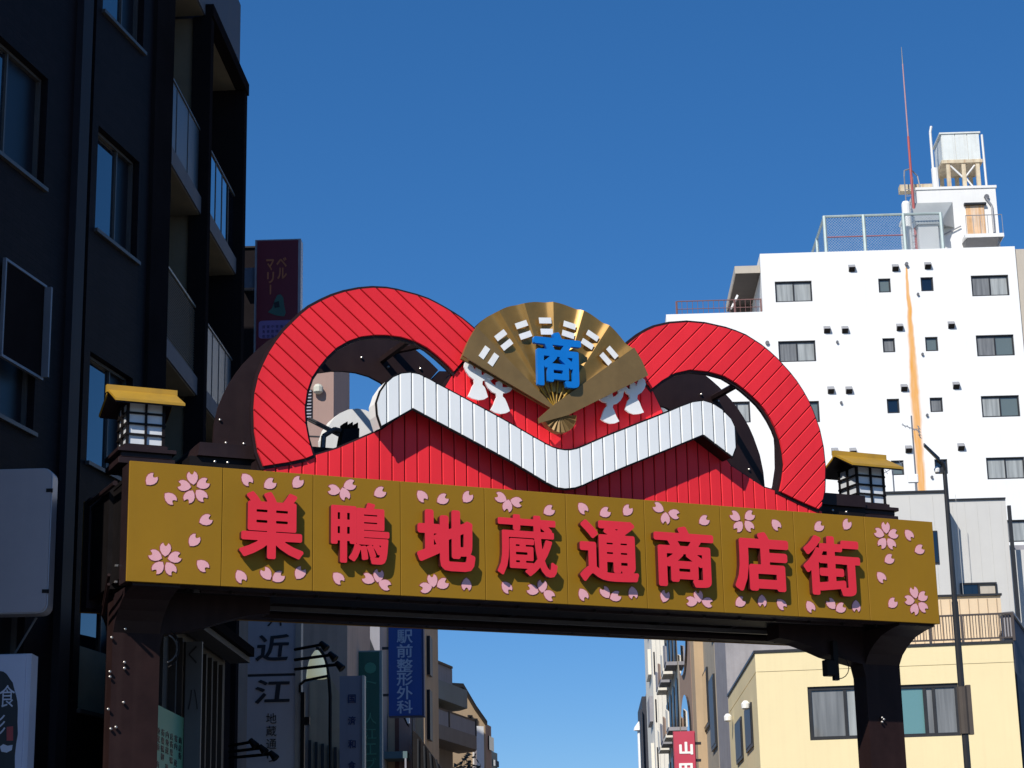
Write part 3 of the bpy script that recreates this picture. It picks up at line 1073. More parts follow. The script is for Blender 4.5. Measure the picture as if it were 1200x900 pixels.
for poly_, cx, cy1, mir, dv in ((TA, None, None, 1, 0.0), (TB, None, None, 1, .012), (TB, 716.8, 496.5, -1, .012), (TA, 741.5, 485.5, -1, 0.0)):
    L_ = G.poly(poly_, .25)
    if mir < 0:
        u0_ = (min(p[0] for p in L_) + max(p[0] for p in L_)) / 2
        zb_ = min(p[1] for p in L_)
        uu, ww = G.uw(cx, cy1, .25)
        L_ = [(uu - (p[0] - u0_), ww + (p[1] - zb_)) for p in L_]
    u = sum(p[0] for p in L_) / len(L_)
    wm_ = sum(p[1] for p in L_) / len(L_)
    MB().prism(L_, .235 + dv, .262 + dv).build('tassel', M_WHITE, gate)
    MB().tube((u, .27, wm_), (u, VP_, wm_), .02).build('standoff', M_BLACK, gate)


# ---------------------------------------------------------------- lanterns on top of the gate
def make_lantern(cu, w0, w1, label, rot=0):
    t = thing('roofed_lantern', G, label, 'lantern', 'roofed lanterns on top of the gate', loc=(cu, 0.95, WT - .10))
    z = WT - .10
    h = .215
    w0 -= z; w1 -= z
    mb = MB()
    mb.box(-h - .10, h + .10, -h - .10, h + .10, w0 - .235, w0 - .165)
    mb.box(-h - .07, h + .07, -h - .07, h + .07, w0 - .155, w0 - .10)
    mb.box(-h - .05, h + .05, -h - .05, h + .05, w0 - .165, w0 - .155)
    mb.box(-h - .11, h + .11, -h - .11, h + .11, w0 - .10, w0 - .055)
    mb.box(-h - .03, h + .03, -h - .03, h + .03, w0 - .055, w0)
    mb.box(-h + .05, h - .05, -h + .05, h - .05, 0, w0 - .235)
    mb.build('base', M_BROWN, t, bevel=.004)
    fr = MB()
    for a in (-h, h - .03):
        for b in (-h, h - .03):
            fr.box(a, a + .03, b, b + .03, w0, w1)
    for s in (-1, 1):
        fr.box(-.012, .012, s * h - .012, s * h + .012, w0, w1)
        fr.box(s * h - .012, s * h + .012, -.012, .012, w0, w1)
        for k in range(5):
            zz = w0 + (w1 - w0) * k / 4
            fr.box(-h, h, s * h - .0095, s * h + .0095, zz - .011, zz + .011)
            fr.box(s * h - .0097, s * h + .0097, -h, h, zz - .011, zz + .011)
    fr.build('frame', M_BLACK, t)
    n = 4
    for s in (0, 1, 2, 3):
        for c in range(2):
            for k in range(n):
                a0, a1 = (-h + .02, -.006) if c == 0 else (.006, h - .02)
                z0, z1 = w0 + (w1 - w0) * k / n + .005, w0 + (w1 - w0) * (k + 1) / n - .005
                p = MB()
                d = h - .018
                if s == 0: p.box(a0, a1, -d, -d + .008, z0, z1)
                elif s == 1: p.box(-d, -d + .008, a0, a1, z0, z1)
                elif s == 2: p.box(a0, a1, d - .008, d, z0, z1)
                else: p.box(d - .008, d, a0, a1, z0, z1)
                p.build('pane', M_PAPER, t)
    # gable roof, ridge along u
    ro, re = .385, .40
    zr, ze = w1 + .175, w1 - .015
    mb = MB()
    mb.cur = 0
    tt = .028
    for s in (-1, 1):
        A = [(-ro, s * .02, zr), (ro, s * .02, zr), (ro + .005, s * re, ze), (-ro - .005, s * re, ze)]
        mb.add(A + [(x, y, zz - tt) for x, y, zz in A], [(0, 1, 2, 3), (7, 6, 5, 4), (0, 4, 5, 1), (1, 5, 6, 2), (2, 6, 7, 3), (3, 7, 4, 0)])
    ridge = MB().box(-ro - .02, ro + .01, -.03, .03, zr - .03, zr + .055)
    roof = mb.build('roof', M_ROOFGOLD, t)
    ridge.build('ridge', M_ROOFGOLD, roof)
    mb = MB()
    for s in (-1, 1):
        A = [(-ro + .01, s * .02, zr - tt - .003), (ro - .01, s * .02, zr - tt - .003), (ro - .005, s * (re - .015), ze - tt - .003), (-ro + .005, s * (re - .015), ze - tt - .003)]
        mb.add(A + [(x, y, zz - .012) for x, y, zz in A], [(0, 1, 2, 3), (7, 6, 5, 4), (0, 4, 5, 1), (1, 5, 6, 2), (2, 6, 7, 3), (3, 7, 4, 0)])
    for x in (-h, h - .02):
        mb.prism([(-h, w1), (h, w1), (0, zr - tt - .012)], x, x + .02, axis='u')
    mb.build('roof_underside', M_BROWN, roof)
    return t


wl0, wl1 = G.w(148, 520.5, .735), G.w(149, 470.5, .735)
make_lantern(0.345, wl0, wl1, 'left roofed lantern on the gate, in front of the dark apartment block')
make_lantern(9.83, wl0, wl1, 'right roofed lantern on the gate, in front of the white apartment block')

# floodlight with cables behind the left ring
fl = thing('floodlight', G, 'black floodlight on an arm inside the left red ring', 'floodlight', loc=(0, 0, 0))
c = G.uw(403, 508, 1.0)
mb = MB()
mb.hexa([(c[0] - .10, .86, c[1] - .20), (c[0] + .14, .86, c[1] - .12), (c[0] + .14, 1.0, c[1] - .12), (c[0] - .10, 1.0, c[1] - .2), (c[0] - .04, .9, c[1] + .03), (c[0] + .16, .9, c[1] + .06), (c[0] + .16, 1.06, c[1] + .06), (c[0] - .04, 1.06, c[1] + .03)])
mb.build('housing', M_BLACK, fl, bevel=.01)
mb = MB()
for k in range(6):
    mb.box(c[0] - .03 + k * .032, c[0] - .02 + k * .032, .9, 1.05, c[1] + .03, c[1] + .10 + .02 * (k % 2))
mb.build('cooling_fins', M_BLACK, fl)
p = G.uw(362, 490, 1.0)
mb = MB().tube((p[0], 1.0, p[1]), (c[0], 1.0, c[1] - .03), .016).tube((p[0], 1.0, p[1] - .03), (c[0], 1.0, c[1] - .06), .012)
mb.build('arm', M_GREYS, fl)
p = G.uw(378, 530, .9); q = G.uw(392, 503, .95)
mb = MB().path([(p[0], .9, p[1] - .1), (p[0], .9, p[1]), (p[0] + .02, .92, (p[1] + q[1]) / 2 + .05), (q[0], .95, q[1]), (c[0], 1.0, c[1] + .02)], .03)
mb.build('conduit', M_GREYS, fl)
p = G.uw(376, 527, .88)
MB().box(p[0] - .12, p[0] + .45, .84, 1.02, WT, p[1] + .02).build('mount', M_BLACK, fl)

# small loudspeaker hanging under the right haunch
sp = thing('hanging_device', G, 'small black camera box hanging under the gate beam by the right column', 'security camera')
c = G.uw(973, 783, .82)
MB().box(c[0] - .085, c[0] + .05, .76, .88, c[1] - .10, c[1] + .10).build('housing', M_BLACK, sp, bevel=.01)
MB().box(c[0] + .04, c[0] + .11, .79, .85, c[1] - .15, c[1] + .34).build('bracket', M_BLACK, sp)
mb = MB()
mb.path([(c[0] + .10 + .16 * math.cos(a), .80, c[1] + .02 + .15 * math.sin(a)) for a in [rad(-110 + 20 * k) for k in range(11)]], .006, 5)
mb.build('cable', M_BLACK, sp)

# ================================================================ DARK APARTMENT BLOCK (left)
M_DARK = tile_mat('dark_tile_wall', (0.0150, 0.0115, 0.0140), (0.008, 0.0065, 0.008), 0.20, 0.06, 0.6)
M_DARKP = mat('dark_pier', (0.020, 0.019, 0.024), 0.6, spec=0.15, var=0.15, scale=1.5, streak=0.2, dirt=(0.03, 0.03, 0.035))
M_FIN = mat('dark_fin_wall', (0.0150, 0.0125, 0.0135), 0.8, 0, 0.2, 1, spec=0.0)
M_SLAB = mat('balcony_slab_grey', (0.105, 0.10, 0.115), 0.8, 0, 0.12, 2, streak=0.25, dirt=(0.06, 0.06, 0.065), bump=.1)
M_BEIGE = mat('balcony_beige', (0.19, 0.155, 0.105), 0.85, 0, 0.12, 2, streak=0.15)
M_FROST = glass('frosted_panel', (0.024, 0.030, 0.042), rough=0.45)
M_GLASSB = glass('dark_glass', (0.006, 0.010, 0.018), rough=0.02, spec=0.6, wav=0.01)
M_GLASSD = glass('screened_glass', (0.010, 0.010, 0.014), rough=0.35, spec=0.2)
M_GLASSD.node_tree.nodes['Principled BSDF'].inputs['Coat Weight'].default_value = 0.12
M_FROST.node_tree.nodes['Principled BSDF'].inputs['Coat Weight'].default_value = 0.3
M_ALU = mat('aluminium_frame', (0.085, 0.08, 0.078), 0.5, 0.2, 0.1, 8)
M_LOUV = mat('louvre_metal', (0.22, 0.20, 0.17), 0.5, 0.3, 0.1, 6)
W = Frame.at(111, 269, 24.0, 12.4)
B = Frame.at(231.7, 443.3, 30.5, 2.8)
blk = thing('apartment_block', W, 'dark tiled apartment block with recessed balconies, left edge of the photo', 'apartment block')
wsB, wtB, wsE = W.w(111.1, 268.9), W.w(114.4, 145.6), W.w(107, 544.5)
fl_h = wsB - wsE
hgt = wtB - wsB
u2a, u2b = W.u(111.1, 268.9), W.u(160, 306.7)
u1b = W.u(51.1, 218.9)
u1a = u1b - 1.9
uc = W.u(194, 300)
ug0, ug1 = W.u(91.5, 310), W.u(102.5, 310)
TOPW = 21.5
holes = []
for k in range(-2, 5):
    s0 = wsB - k * fl_h
    if s0 < 1.2 or s0 + hgt > TOPW: continue
    holes += [(u2a, s0, u2b, s0 + hgt), (u1a, s0, u1b, s0 + hgt)]
gro = (ug0, 0.3, ug1, TOPW - .3)
mb = MB()
U0 = -6.05
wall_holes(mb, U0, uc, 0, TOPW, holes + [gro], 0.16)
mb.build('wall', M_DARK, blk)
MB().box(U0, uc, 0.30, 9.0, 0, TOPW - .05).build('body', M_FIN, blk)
mb = MB()
for h in holes + [gro]: mb.add([(h[0], .16, h[1]), (h[2], .16, h[1]), (h[2], .16, h[3]), (h[0], .16, h[3])], [(0, 1, 2, 3)])
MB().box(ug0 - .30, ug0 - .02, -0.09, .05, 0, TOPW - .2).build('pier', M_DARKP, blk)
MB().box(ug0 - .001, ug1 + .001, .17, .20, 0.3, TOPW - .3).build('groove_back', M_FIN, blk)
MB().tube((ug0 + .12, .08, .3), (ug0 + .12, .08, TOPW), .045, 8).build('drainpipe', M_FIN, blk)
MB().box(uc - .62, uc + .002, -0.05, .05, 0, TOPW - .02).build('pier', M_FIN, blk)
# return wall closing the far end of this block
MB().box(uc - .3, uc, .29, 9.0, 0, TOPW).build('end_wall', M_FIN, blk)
for h in holes:
    window(blk, h, 0.15, M_ALU, [M_GLASSB, M_GLASSD], split=(0.62,) if h[0] == u2a else (0.55,), fw=0.035, sill=True)
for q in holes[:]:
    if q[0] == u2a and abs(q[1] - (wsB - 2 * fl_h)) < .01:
        MB().box(q[0] + .04, q[0] + (q[2] - q[0]) * .8, .085, .089, q[1] + .04, q[1] + (q[3] - q[1]) * .56).build('painted_reflection', mat('reflection_beige', (0.42, 0.34, 0.22), .8), blk)  # beige panel paints in the yellow building's reflection on the lower glass
# tilted window shade over one window
h = [q for q in holes if q[0] == u1a and abs(q[1] - W.w(37.6, 506.6)) < 1.0]
if h:
    h = h[0]
    p0 = W.u(2, 413), W.u(42, 413)
    z0, z1 = W.w(30, 414), W.w(30, 322)
    mb = MB()
    b = h[2] + .02
    a = b - 1.05
    z0, z1 = z1 - 1.16, z1 - .02
    mb.box(a, b, -.09, -.05, z0, z0 + .03).box(a, b, -.09, -.05, z1 - .03, z1).box(a, a + .03, -.09, -.05, z0 + .03, z1 - .03).box(b - .035, b, -.16, -.05, z0 + .03, z1 - .03)
    fo = mb.build('shade_frame', mat('shade_frame_grey', (0.16, 0.165, 0.19), 0.45, 0.2), blk)
    MB().box(a + .03, b - .035, -.075, -.06, z0 + .03, z1 - .03).build('shade_panel', M_FIN, fo)

# balcony wing, in its own direction, still parts of the block
rel = blk.matrix_world.inverted() @ B.mat()


def bpart(mb, name, m):
    mb.v = [tuple(rel @ Vector(v)) for v in mb.v]
    return mb.build(name, m, blk)


sl1 = B.w(234.7, 229.3)
sl2 = B.w(231.7, 443.3)
fB = sl1 - sl2
ub0 = W.u(194, 300)
y_start = -4.2
uf2 = B.u(246.5, 250, -.10) - .22          # fin 2
uf3 = B.u(288.6, 200, -.10) - .25        # end fin
st = 0.28
PR = -0.10
for k in range(0, 4):
    top = sl1 + fB - k * fB
    if top < 2: continue
    t_ = top if k else B.w(245, 8)
    for a, b in ((y_start, uf2 - .02), (uf2 + .22, uf3 - .02)):
        bpart(MB().box(a, b, 0.0, 1.6, t_ - st, t_), 'balcony_slab', M_SLAB if k < 3 else M_FIN)  # lowest slab takes the dark fin colour to stand in for deeper shade
        bpart(MB().box(a, b, 0.03, 1.55, t_ - st - .012, t_ - st - .002), 'balcony_ceiling', M_BEIGE)
    if k == 0: continue
    # railings
    for bay, (a, b) in enumerate(((y_start, uf2 - .06), (uf2 + .24, uf3 - .06))):
        rh = 1.12
        if bay == 0 and k == 2:
            fo = bpart(MB().box(a, b, 0.04, .08, t_ + rh, t_ + rh + .035), 'louvre_railing', M_LOUV)
            n = 26
            for i in range(n):
                z = t_ + .04 + i * (rh - .06) / n
                p = [(a, .05, z), (b, .05, z), (b, .075, z + .026), (a, .075, z + .026)]
                q = MB().hexa([p[0], p[1], (b, .083, z), (a, .083, z), (a, .065, z + .03), (b, .065, z + .03), (b, .098, z + .03), (a, .098, z + .03)])
                q.v = [tuple(rel @ Vector(v)) for v in q.v]
                q.build('louvre', M_LOUV, fo)
        else:
            fo = bpart(MB().box(a, b, 0.03, .08, t_ + rh, t_ + rh + .035), 'railing', M_ALU)
            n = 5
            gm = M_FROST if bay == 0 else M_GLASSB if k == 1 else M_FROST
            for i in range(n):
                x0, x1 = a + (b - a) * i / n, a + (b - a) * (i + 1) / n
                q = MB().box(x0 + .012, x1 - .012, .05, .062, t_ + .06, t_ + rh)
                q.v = [tuple(rel @ Vector(v)) for v in q.v]
                q.build('pane', gm, fo)
                q = MB().box(x0 - .012, x0 + .012, .04, .075, t_, t_ + rh)
                q.v = [tuple(rel @ Vector(v)) for v in q.v]
                q.build('post', M_ALU, fo)
bpart(MB().box(y_start, uf3 - .02, -.02, 1.6, 0, sl1 - 2 * fB - 1.0), 'lower_wall', M_FIN)
rt = B.w(245, 8)
bpart(MB().box(uf2, uf2 + .22, PR, .20, 0, rt - st - .02), 'fin_wall', M_FIN)
bpart(MB().box(uf2 + .05, uf2 + .18, .201, 1.6, 0, rt - st - .02), 'partition_wall', M_BEIGE)
bpart(MB().box(uf3, uf3 + .25, .07, 9, 0, rt - .05).box(uf3, uf3 + .25, PR, .069, 0, rt - st - .02), 'end_wall', M_FIN)
bpart(MB().box(uf2, uf3 + .25, PR - .03, PR + .16, rt - st - .015, rt - st + .20), 'edge_beam', M_FIN)
bpart(MB().box(y_start, uf3, 1.6, 9, 0, rt + .1), 'wing_body', M_BEIGE)
pz = rt + 2.0
up = B.u(281.5, 45, .25)
bpart(MB().box(y_start, up, .25, 8.5, rt + .002, pz), 'parapet', mat('parapet_grey', (0.05, 0.055, 0.08), 0.7, 0, .15, 1, streak=.2))
mb = MB().box(uf2 - .9, uf2 - .35, 1.2, 1.55, rt - st - .55, rt - st - .2)
bpart(mb, 'air_conditioner', M_FIN)

# ---------------------------------------------------------------- signs on the left
M_BLANK = mat('blank_sign_face', (0.34, 0.29, 0.30), 0.45, 0, 0.06, 1.5, streak=0.15, dirt=(0.22, 0.22, 0.26))
M_SIGNEDGE = mat('sign_edge', (0.34, 0.34, 0.38), 0.4, 0.2, 0.1, 4)
S1 = Frame.at(60, 635, 21.5, 91.5)


def rounded(a, c, b, d, r, n=4):
    pts = []
    for cx, cy, s in ((b - r, c + r, -90), (b - r, d - r, 0), (a + r, d - r, 90), (a + r, c + r, 180)):
        for k in range(n + 1):
            t = rad(s + 90 * k / n)
            pts.append((cx + r * math.cos(t), cy + r * math.sin(t)))
    return pts


t = thing('projecting_sign', S1, 'large blank grey sign box on the dark block, above the smaller white sign', 'sign')
a, c = S1.uw(-70, 720)
b, d = S1.uw(60.5, 549)
MB().prism(rounded(a, c, b, d, .09), 0, .02).build('face', M_BLANK, t)
MB().prism(rounded(a - .01, c - .01, b + .012, d + .01, .095), .021, .24).build('case', M_SIGNEDGE, t)
for z in (c + .22, d - .24):
    MB().box(b - .05, b + .02, -.004, .02, z - .02, z + .02).build('clip', M_BLACK, t)
p = S1.uw(40, 722); q = S1.uw(14, 765)
MB().tube((p[0], .1, p[1]), (q[0], .1, q[1]), .012).build('stay_rod', M_GREYS, t)
MB().box(a - .5, a, .08, .16, c + .3, c + .36).build('bracket', M_BLACK, t)

S2 = Frame.at(31, 830, 21.35, 91.5)
t = thing('projecting_sign', S2, 'white sign with black brushwork and 食彩 lettering, bottom left corner', 'sign')
a, c = S2.uw(-80, 1010)
b, d = S2.uw(30.5, 767)
M_LAV = mat('lavender_white_face', (0.50, 0.50, 0.60), 0.5, 0, .05, 2, streak=.1, dirt=(.35, .35, .42))
MB().box(a, b, 0, .02, c, d).build('face', M_LAV, t)
MB().box(a, b + .055, .021, .28, c - .005, d + .012).build('case', mat('sign_case_white', (0.46, 0.46, 0.54), 0.5, 0, .06, 2), t)
M_INK = mat('black_ink', (0.012, 0.012, 0.016), 0.5, 0, 0.1, 5)
blob = [(-40, 770), (-20, 779), (-2, 786), (4, 787), (8, 790), (12, 796), (15, 800), (17, 808), (19, 815), (20.5, 822), (21, 830), (20.5, 845), (21, 860), (19, 872), (17.5, 885), (17.5, 1000), (-60, 1000), (-60, 780)]
MB().prism(S2.poly(blob), -.004, -.0005).build('brushwork', M_INK, t)
M_TXT = mat('pale_sign_text', (0.52, 0.52, 0.60), 0.5)
for ch, x0, y0, x1, y1 in (('食', -1, 803, 17, 829), ('彩', -13, 838, 6, 862)):
    glyph('character', ch, (S2.u(x0, y1), S2.w(x0, y1), S2.u(x1, y1), S2.w(x0, y0)), -.008, -.0042, M_TXT, t)
p = S2.poly([(8, 852), (15.5, 851), (15.5, 868), (8, 868)])
MB().prism(p, -.007, -.0045).build('seal', mat('seal_red', (0.35, 0.05, 0.05), 0.6), t)
pts = S2.poly([(0, 875), (4, 872), (9, 874), (15, 873), (14, 879), (8, 882), (2, 881)])
MB().prism(pts, -.007, -.0045).build('flourish', M_TXT, t)

S3 = Frame.at(323, 340, 37.0, 91.5)
t = thing('vertical_sign', S3, 'dark maroon vertical shop sign with a bell picture beside the dark block', 'sign')
a, c = S3.uw(299, 470)
b, d = S3.uw(349.5, 281)
M_MAROON = mat('maroon_face', (0.15, 0.012, 0.025), 0.45, 0, .06, 1.5)
MB().box(a, b, 0, .02, c, d).build('face', M_MAROON, t)
MB().box(a - .045, b + .05, .021, .32, c - .02, d + .03).build('case', M_SIGNEDGE, t)
M_OCH = mat('dull_orange_text', (0.48, 0.15, 0.06), 0.6)
for ch, x0, y0, x1, y1 in (('ベ', 324, 302, 336, 313), ('ル', 325, 314, 336, 327), ('マ', 312, 304, 321, 317), ('リ', 313, 319, 321, 332)):
    glyph('character', ch, (S3.u(x0, y1), S3.w(x0, y1), S3.u(x1, y1), S3.w(x0, y0)), -.012, -.002, M_OCH, t, off=.02)
MB().box(S3.u(316.2, 338), S3.u(317.8, 338), -.012, -.002, S3.w(316, 345), S3.w(316, 334)).build('character', M_OCH, t)
M_TEAL = mat('teal_print', (0.045, 0.12, 0.10), 0.6)
bell = S3.poly([(314, 366), (319, 361), (322, 352), (325, 346), (329, 345), (332, 349), (333, 358), (335, 366), (333, 371), (324, 370)])
bo = MB().prism(bell, -.010, -.002).build('bell_picture', M_TEAL, t)
MB().prism(S3.poly([(321, 355), (327, 353), (328, 360), (322, 361)]), -.016, -.011).build('bell_mark', M_INK, bo)
M_LILAC = mat('lilac_print', (0.22, 0.14, 0.34), 0.6)
x0, z0 = S3.uw(303, 397); x1, z1 = S3.uw(346, 375)
lo = MB().prism(rounded(x0, z0, x1, z1, .06), -.010, -.002).build('notice', M_LILAC, t)
for r_ in range(3):
    for k in range(7 if r_ < 2 else 5):
        xx = x0 + .07 + k * (x1 - x0 - .1) / 7
        zz = z1 - .10 - r_ * .095
        glyph('character', '営業中食事飲喫'[(k + r_ * 3) % 7], (xx, zz - .05, xx + .055, zz + .01), -.013, -.0105, mat('navy_print', (0.02, 0.02, 0.10), 0.6), lo)
MB().box(a - .5, a - .04, .1, .2, d - .9, d - .5).build('bracket', mat('sign_bracket_grey', (0.12, 0.14, 0.19), 0.6), t)
MB().box(a - .5, a - .04, .1, .2, c + .4, c + .6).build('bracket', MATS['sign_bracket_grey'], t)


NB = Frame.at(300, 330, 40.0, 91.5)
t = thing('dark_narrow_building', NB, 'narrow dark building squeezed between the dark block and the maroon sign', 'building')
MB().box(NB.u(270, 330), NB.u(312, 330), 0, 2, 0, NB.w(300, 291)).build('wall', M_FIN, t)
MB().box(NB.u(270, 330), NB.u(313, 330), -.05, 2, NB.w(300, 291) + .001, NB.w(300, 289)).build('parapet', M_BLACK, t)
MB().box(NB.u(286, 330), NB.u(297, 330), -.3, -.01, NB.w(300, 341), NB.w(300, 321)).build('vent_box', MATS['sign_bracket_grey'], t)

# ================================================================ LEFT SIDE OF THE STREET BEYOND THE GATE
def building(name, fr, u0, u1, depth, z, m, label, cat='building', roofm=None, parapet=0.0):
    t = thing(name, fr, label, cat)
    mb = MB()
    mb.box(u0, u1, 0.0, depth, 0, z)
    mb.build('wall', m, t)
    if parapet: MB().box(u0 - .04, u1 + .04, -.04, depth, z, z + parapet).build('parapet', roofm or m, t)
    return t


M_TAN = mat('pinkish_tan_render', (0.36, 0.235, 0.195), 0.85, 0, .06, 1.2, streak=.12, dirt=(.2, .13, .11), bump=.1)
M_DKFR = mat('dark_window_frame', (0.03, 0.03, 0.032), 0.4, 0.3)
M_CURT = glass('grey_curtain', (0.3, 0.3, 0.3), curtain=(0.23, 0.235, 0.235), cscale=8)
M_CURTW = glass('white_curtain', (0.5, 0.5, 0.5), curtain=(0.42, 0.44, 0.43), cscale=7)
M_TEALG = glass('teal_glass', (0.13, 0.27, 0.27), rough=0.05)
M_GREENG = glass('green_grey_glass', (0.13, 0.16, 0.15), rough=0.08)
T1 = Frame.at(391, 450, 58, 91.5)
t = building('tan_building', T1, T1.u(300, 450), 0, 4.3, T1.w(391, 362), M_TAN, 'pinkish tan building seen through the left red ring', roofm=None, parapet=0)
a, c = T1.uw(356, 491); b, d = T1.uw(366, 457)
lw = MB().box(a, b, -.05, -.01, c, d).build('louvre_window', M_DKFR, t)
for k in range(9):
    MB().box(a + .03, b - .02, -.09, -.052, c + (d - c) * (k + .2) / 9, c + (d - c) * (k + .55) / 9).build('slat', M_SIGNEDGE, lw)
p = T1.uw(373.5, 457)
MB().lathe((p[0], -.14, p[1] - .16), [(.06, 0), (.14, .06), (.15, .2), (.10, .28), (.02, .31)], 10).build('wall_lamp', mat('vent_cap_cream', (0.6, 0.58, 0.48), 0.5), t)
MB().tube((T1.u(360, 512), -.01, T1.w(360, 511)), (T1.u(386, 512), -.01, T1.w(386, 512)), .02, 4).build('joint', M_DKFR, t)

M_BRNW = mat('brown_grey_render', (0.50, 0.33, 0.25), 0.85, 0, .12, 1.2, streak=.25, dirt=(.09, .075, .07), bump=.1)
M_BRNS = mat('brown_grey_side', (0.52, 0.34, 0.21), 0.85, 0, .12, 1.2, streak=.25, dirt=(.06, .055, .05))
L2 = Frame.at(407, 760, 38, 91.5)
t = building('brown_building', L2, -2.6, 0, 4.3, L2.w(407, 690), M_BRNW, 'brown grey building behind the street lamp under the gate', parapet=.12)
p = L2.poly([(363, 800), (385, 790), (405, 825), (405, 900), (363, 900)])
MB().prism(p, -.05, -.002).build('lower_wall_panel', M_BRNS, t)
for k in range(6):
    x = L2.u(362 + k * 7.5, 880)
    MB().box(x, x + .05, -.10, -.052, 1.5, L2.w(362, 868 + k * 2.2)).build('batten', M_DKFR, t)

# dark shop-house behind the left column
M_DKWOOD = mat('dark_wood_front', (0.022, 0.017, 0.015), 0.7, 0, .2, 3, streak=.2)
HS = Frame.at(262, 735, 25.5, 3.0)
t = thing('dark_shop_house', HS, 'dark eaved shop house behind the left gate column', 'shop house')
ua, ub = HS.u(216, 800), HS.u(286, 757)
ze = HS.w(262, 740)
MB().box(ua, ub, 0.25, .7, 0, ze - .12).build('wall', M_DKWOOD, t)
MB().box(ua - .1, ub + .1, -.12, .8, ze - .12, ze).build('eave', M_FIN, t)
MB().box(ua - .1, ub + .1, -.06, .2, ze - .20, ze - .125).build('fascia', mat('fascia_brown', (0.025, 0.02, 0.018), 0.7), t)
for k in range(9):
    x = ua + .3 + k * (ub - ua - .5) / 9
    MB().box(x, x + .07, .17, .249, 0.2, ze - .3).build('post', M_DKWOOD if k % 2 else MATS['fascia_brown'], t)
S4 = Frame.at(227, 800, 24.0, 91.5)
t = thing('banner_sign', S4, 'narrow grey vertical sign board in the dark gap right of the left column', 'sign')
MB().box(S4.u(217, 800), S4.u(236, 800), 0, .06, S4.w(220, 980), S4.w(220, 752)).build('face', mat('grey_board', (0.085, 0.09, 0.10), 0.6, 0, .1, 2, streak=.2), t)
for ch, x0, y0, x1, y1 in (('く', 221, 757, 231, 778), ('ハ', 220, 808, 232, 832)):
    glyph('character', ch, (S4.u(x0, y1), S4.w(x0, y1), S4.u(x1, y1), S4.w(x0, y0)), -.01, -.001, M_INK, t)
S5 = Frame.at(183, 840, 22.6, 3.0)
t = thing('green_notice', S5, 'pale green notice board with small black writing beside the left column', 'sign')
ga, gb = S5.u(181, 840), S5.u(215, 860)
gt = S5.w(183, 825)
M_GRN = mat('pale_green_board', (0.11, 0.30, 0.20), 0.6, 0, .05, 2)
MB().box(ga, gb, 0, .05, gt - 1.9, gt).build('board', M_GRN, t)
rng = random.Random(4)
for cix in range(6):
    z = gt - .24
    for k in range(4):
        n = rng.choice((3, 4, 2))
        for q in range(n):
            x = ga + (gb - ga) * (.08 + .15 * cix)
            ch = '地蔵通商店街巣鴨御案内'[(cix * 5 + k * 3 + q) % 11]
            glyph('character', ch, (x, z - .075, x + (gb - ga) * .10, z), -.006, -.001, M_INK, t)
            z -= .088
        z -= .10
        if z < gt - 1.7: break

# white shop sign with brush characters
S6 = Frame.at(318, 800, 30.0, 91.5)
t = thing('shop_sign', S6, 'tall pale sign with 近江 in black brush writing and a light edge', 'sign')
a, b = S6.u(290, 800), S6.u(346, 800)
zt, zb = S6.w(318, 700), S6.w(318, 1100)
M_PALE = mat('pale_blue_sign', (0.45, 0.42, 0.44), 0.5, 0, .06, 2, streak=.15, dirt=(.2, .23, .28))
zs = S6.w(318, 791)
MB().box(a, b, 0, .05, zs + .02, zt).build('panel', M_PALE, t)
MB().box(a, b, 0, .05, zb, zs - .02).build('panel', M_PALE, t)
MB().box(a, b, .02, .06, zs - .019, zs + .019).build('joint_strip', M_DKFR, t)
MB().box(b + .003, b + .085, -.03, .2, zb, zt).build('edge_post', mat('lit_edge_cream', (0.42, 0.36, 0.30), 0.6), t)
MB().box(a, b, .061, .2, zb, zt).build('case', M_SIGNEDGE, t)
for ch, x0, y0, x1, y1, of in (('近', 299, 744, 337, 775, .018), ('江', 297, 797, 339, 825, .02), ('ハ', 313, 722, 330, 734, .01), ('地', 312, 836, 324, 848, 0), ('蔵', 312, 851, 324, 863, 0), ('通', 312, 866, 324, 878, 0), ('り', 313, 881, 323, 893, 0)):
    glyph('character', ch, (S6.u(x0, y1), S6.w(x0, y1), S6.u(x1, y1), S6.w(x0, y0)), -.012, -.001, M_INK, t, off=of, shear=.04 if of else 0)


def spot_arm(fr, x0, x1, y, label, group):
    t = thing('sign_spotlight', fr, label, 'spotlight', group)
    p = fr.uw(x0, y); q = fr.uw(x1, y - 2)
    MB().tube((p[0], -.25, p[1]), (q[0], -.6, q[1]), .022).build('arm', M_BLACK, t)
    MB().tube((q[0] - .03, -.6, q[1] + .03), (q[0] + .06, -.63, q[1] - .07), .035, 8, .06).build('lamp_head', M_BLACK, t)
    return t


for k, (x1, y) in enumerate(((384, 764), (394, 776), (402, 787))):
    spot_arm(S6, 348, x1, y, ('highest', 'middle', 'lowest')[k] + ' of the three black spotlight arms right of the tall pale sign', 'spotlight arms beside the tall pale sign')
for k, (x1, y) in enumerate(((303, 876), (314, 883), (326, 890))):
    spot_arm(S6, 272, x1, y, ('highest', 'middle', 'lowest')[k] + ' of the three black spotlight arms in front of the tall pale sign', 'spotlight arms in front of the tall pale sign')
t = thing('wall_bracket_pole', S6, 'black vertical post with a small box between the pale sign and the street lamp', 'post')
MB().box(S6.u(353, 860), S6.u(357.5, 860), -.1, 0, 0, S6.w(355, 812)).build('post', M_BLACK, t)
MB().box(S6.u(357.5, 845), S6.u(363.5, 845), -.1, 0, S6.w(355, 850), S6.w(355, 841)).build('box', M_BLACK, t)
mb = MB().path([(S6.u(352, 812), -.05, S6.w(352, 812)), (S6.u(352, 803), -.05, S6.w(352, 803)), (S6.u(358, 798), -.05, S6.w(358, 798)), (S6.u(388, 795), -.3, S6.w(388, 795))], .02)
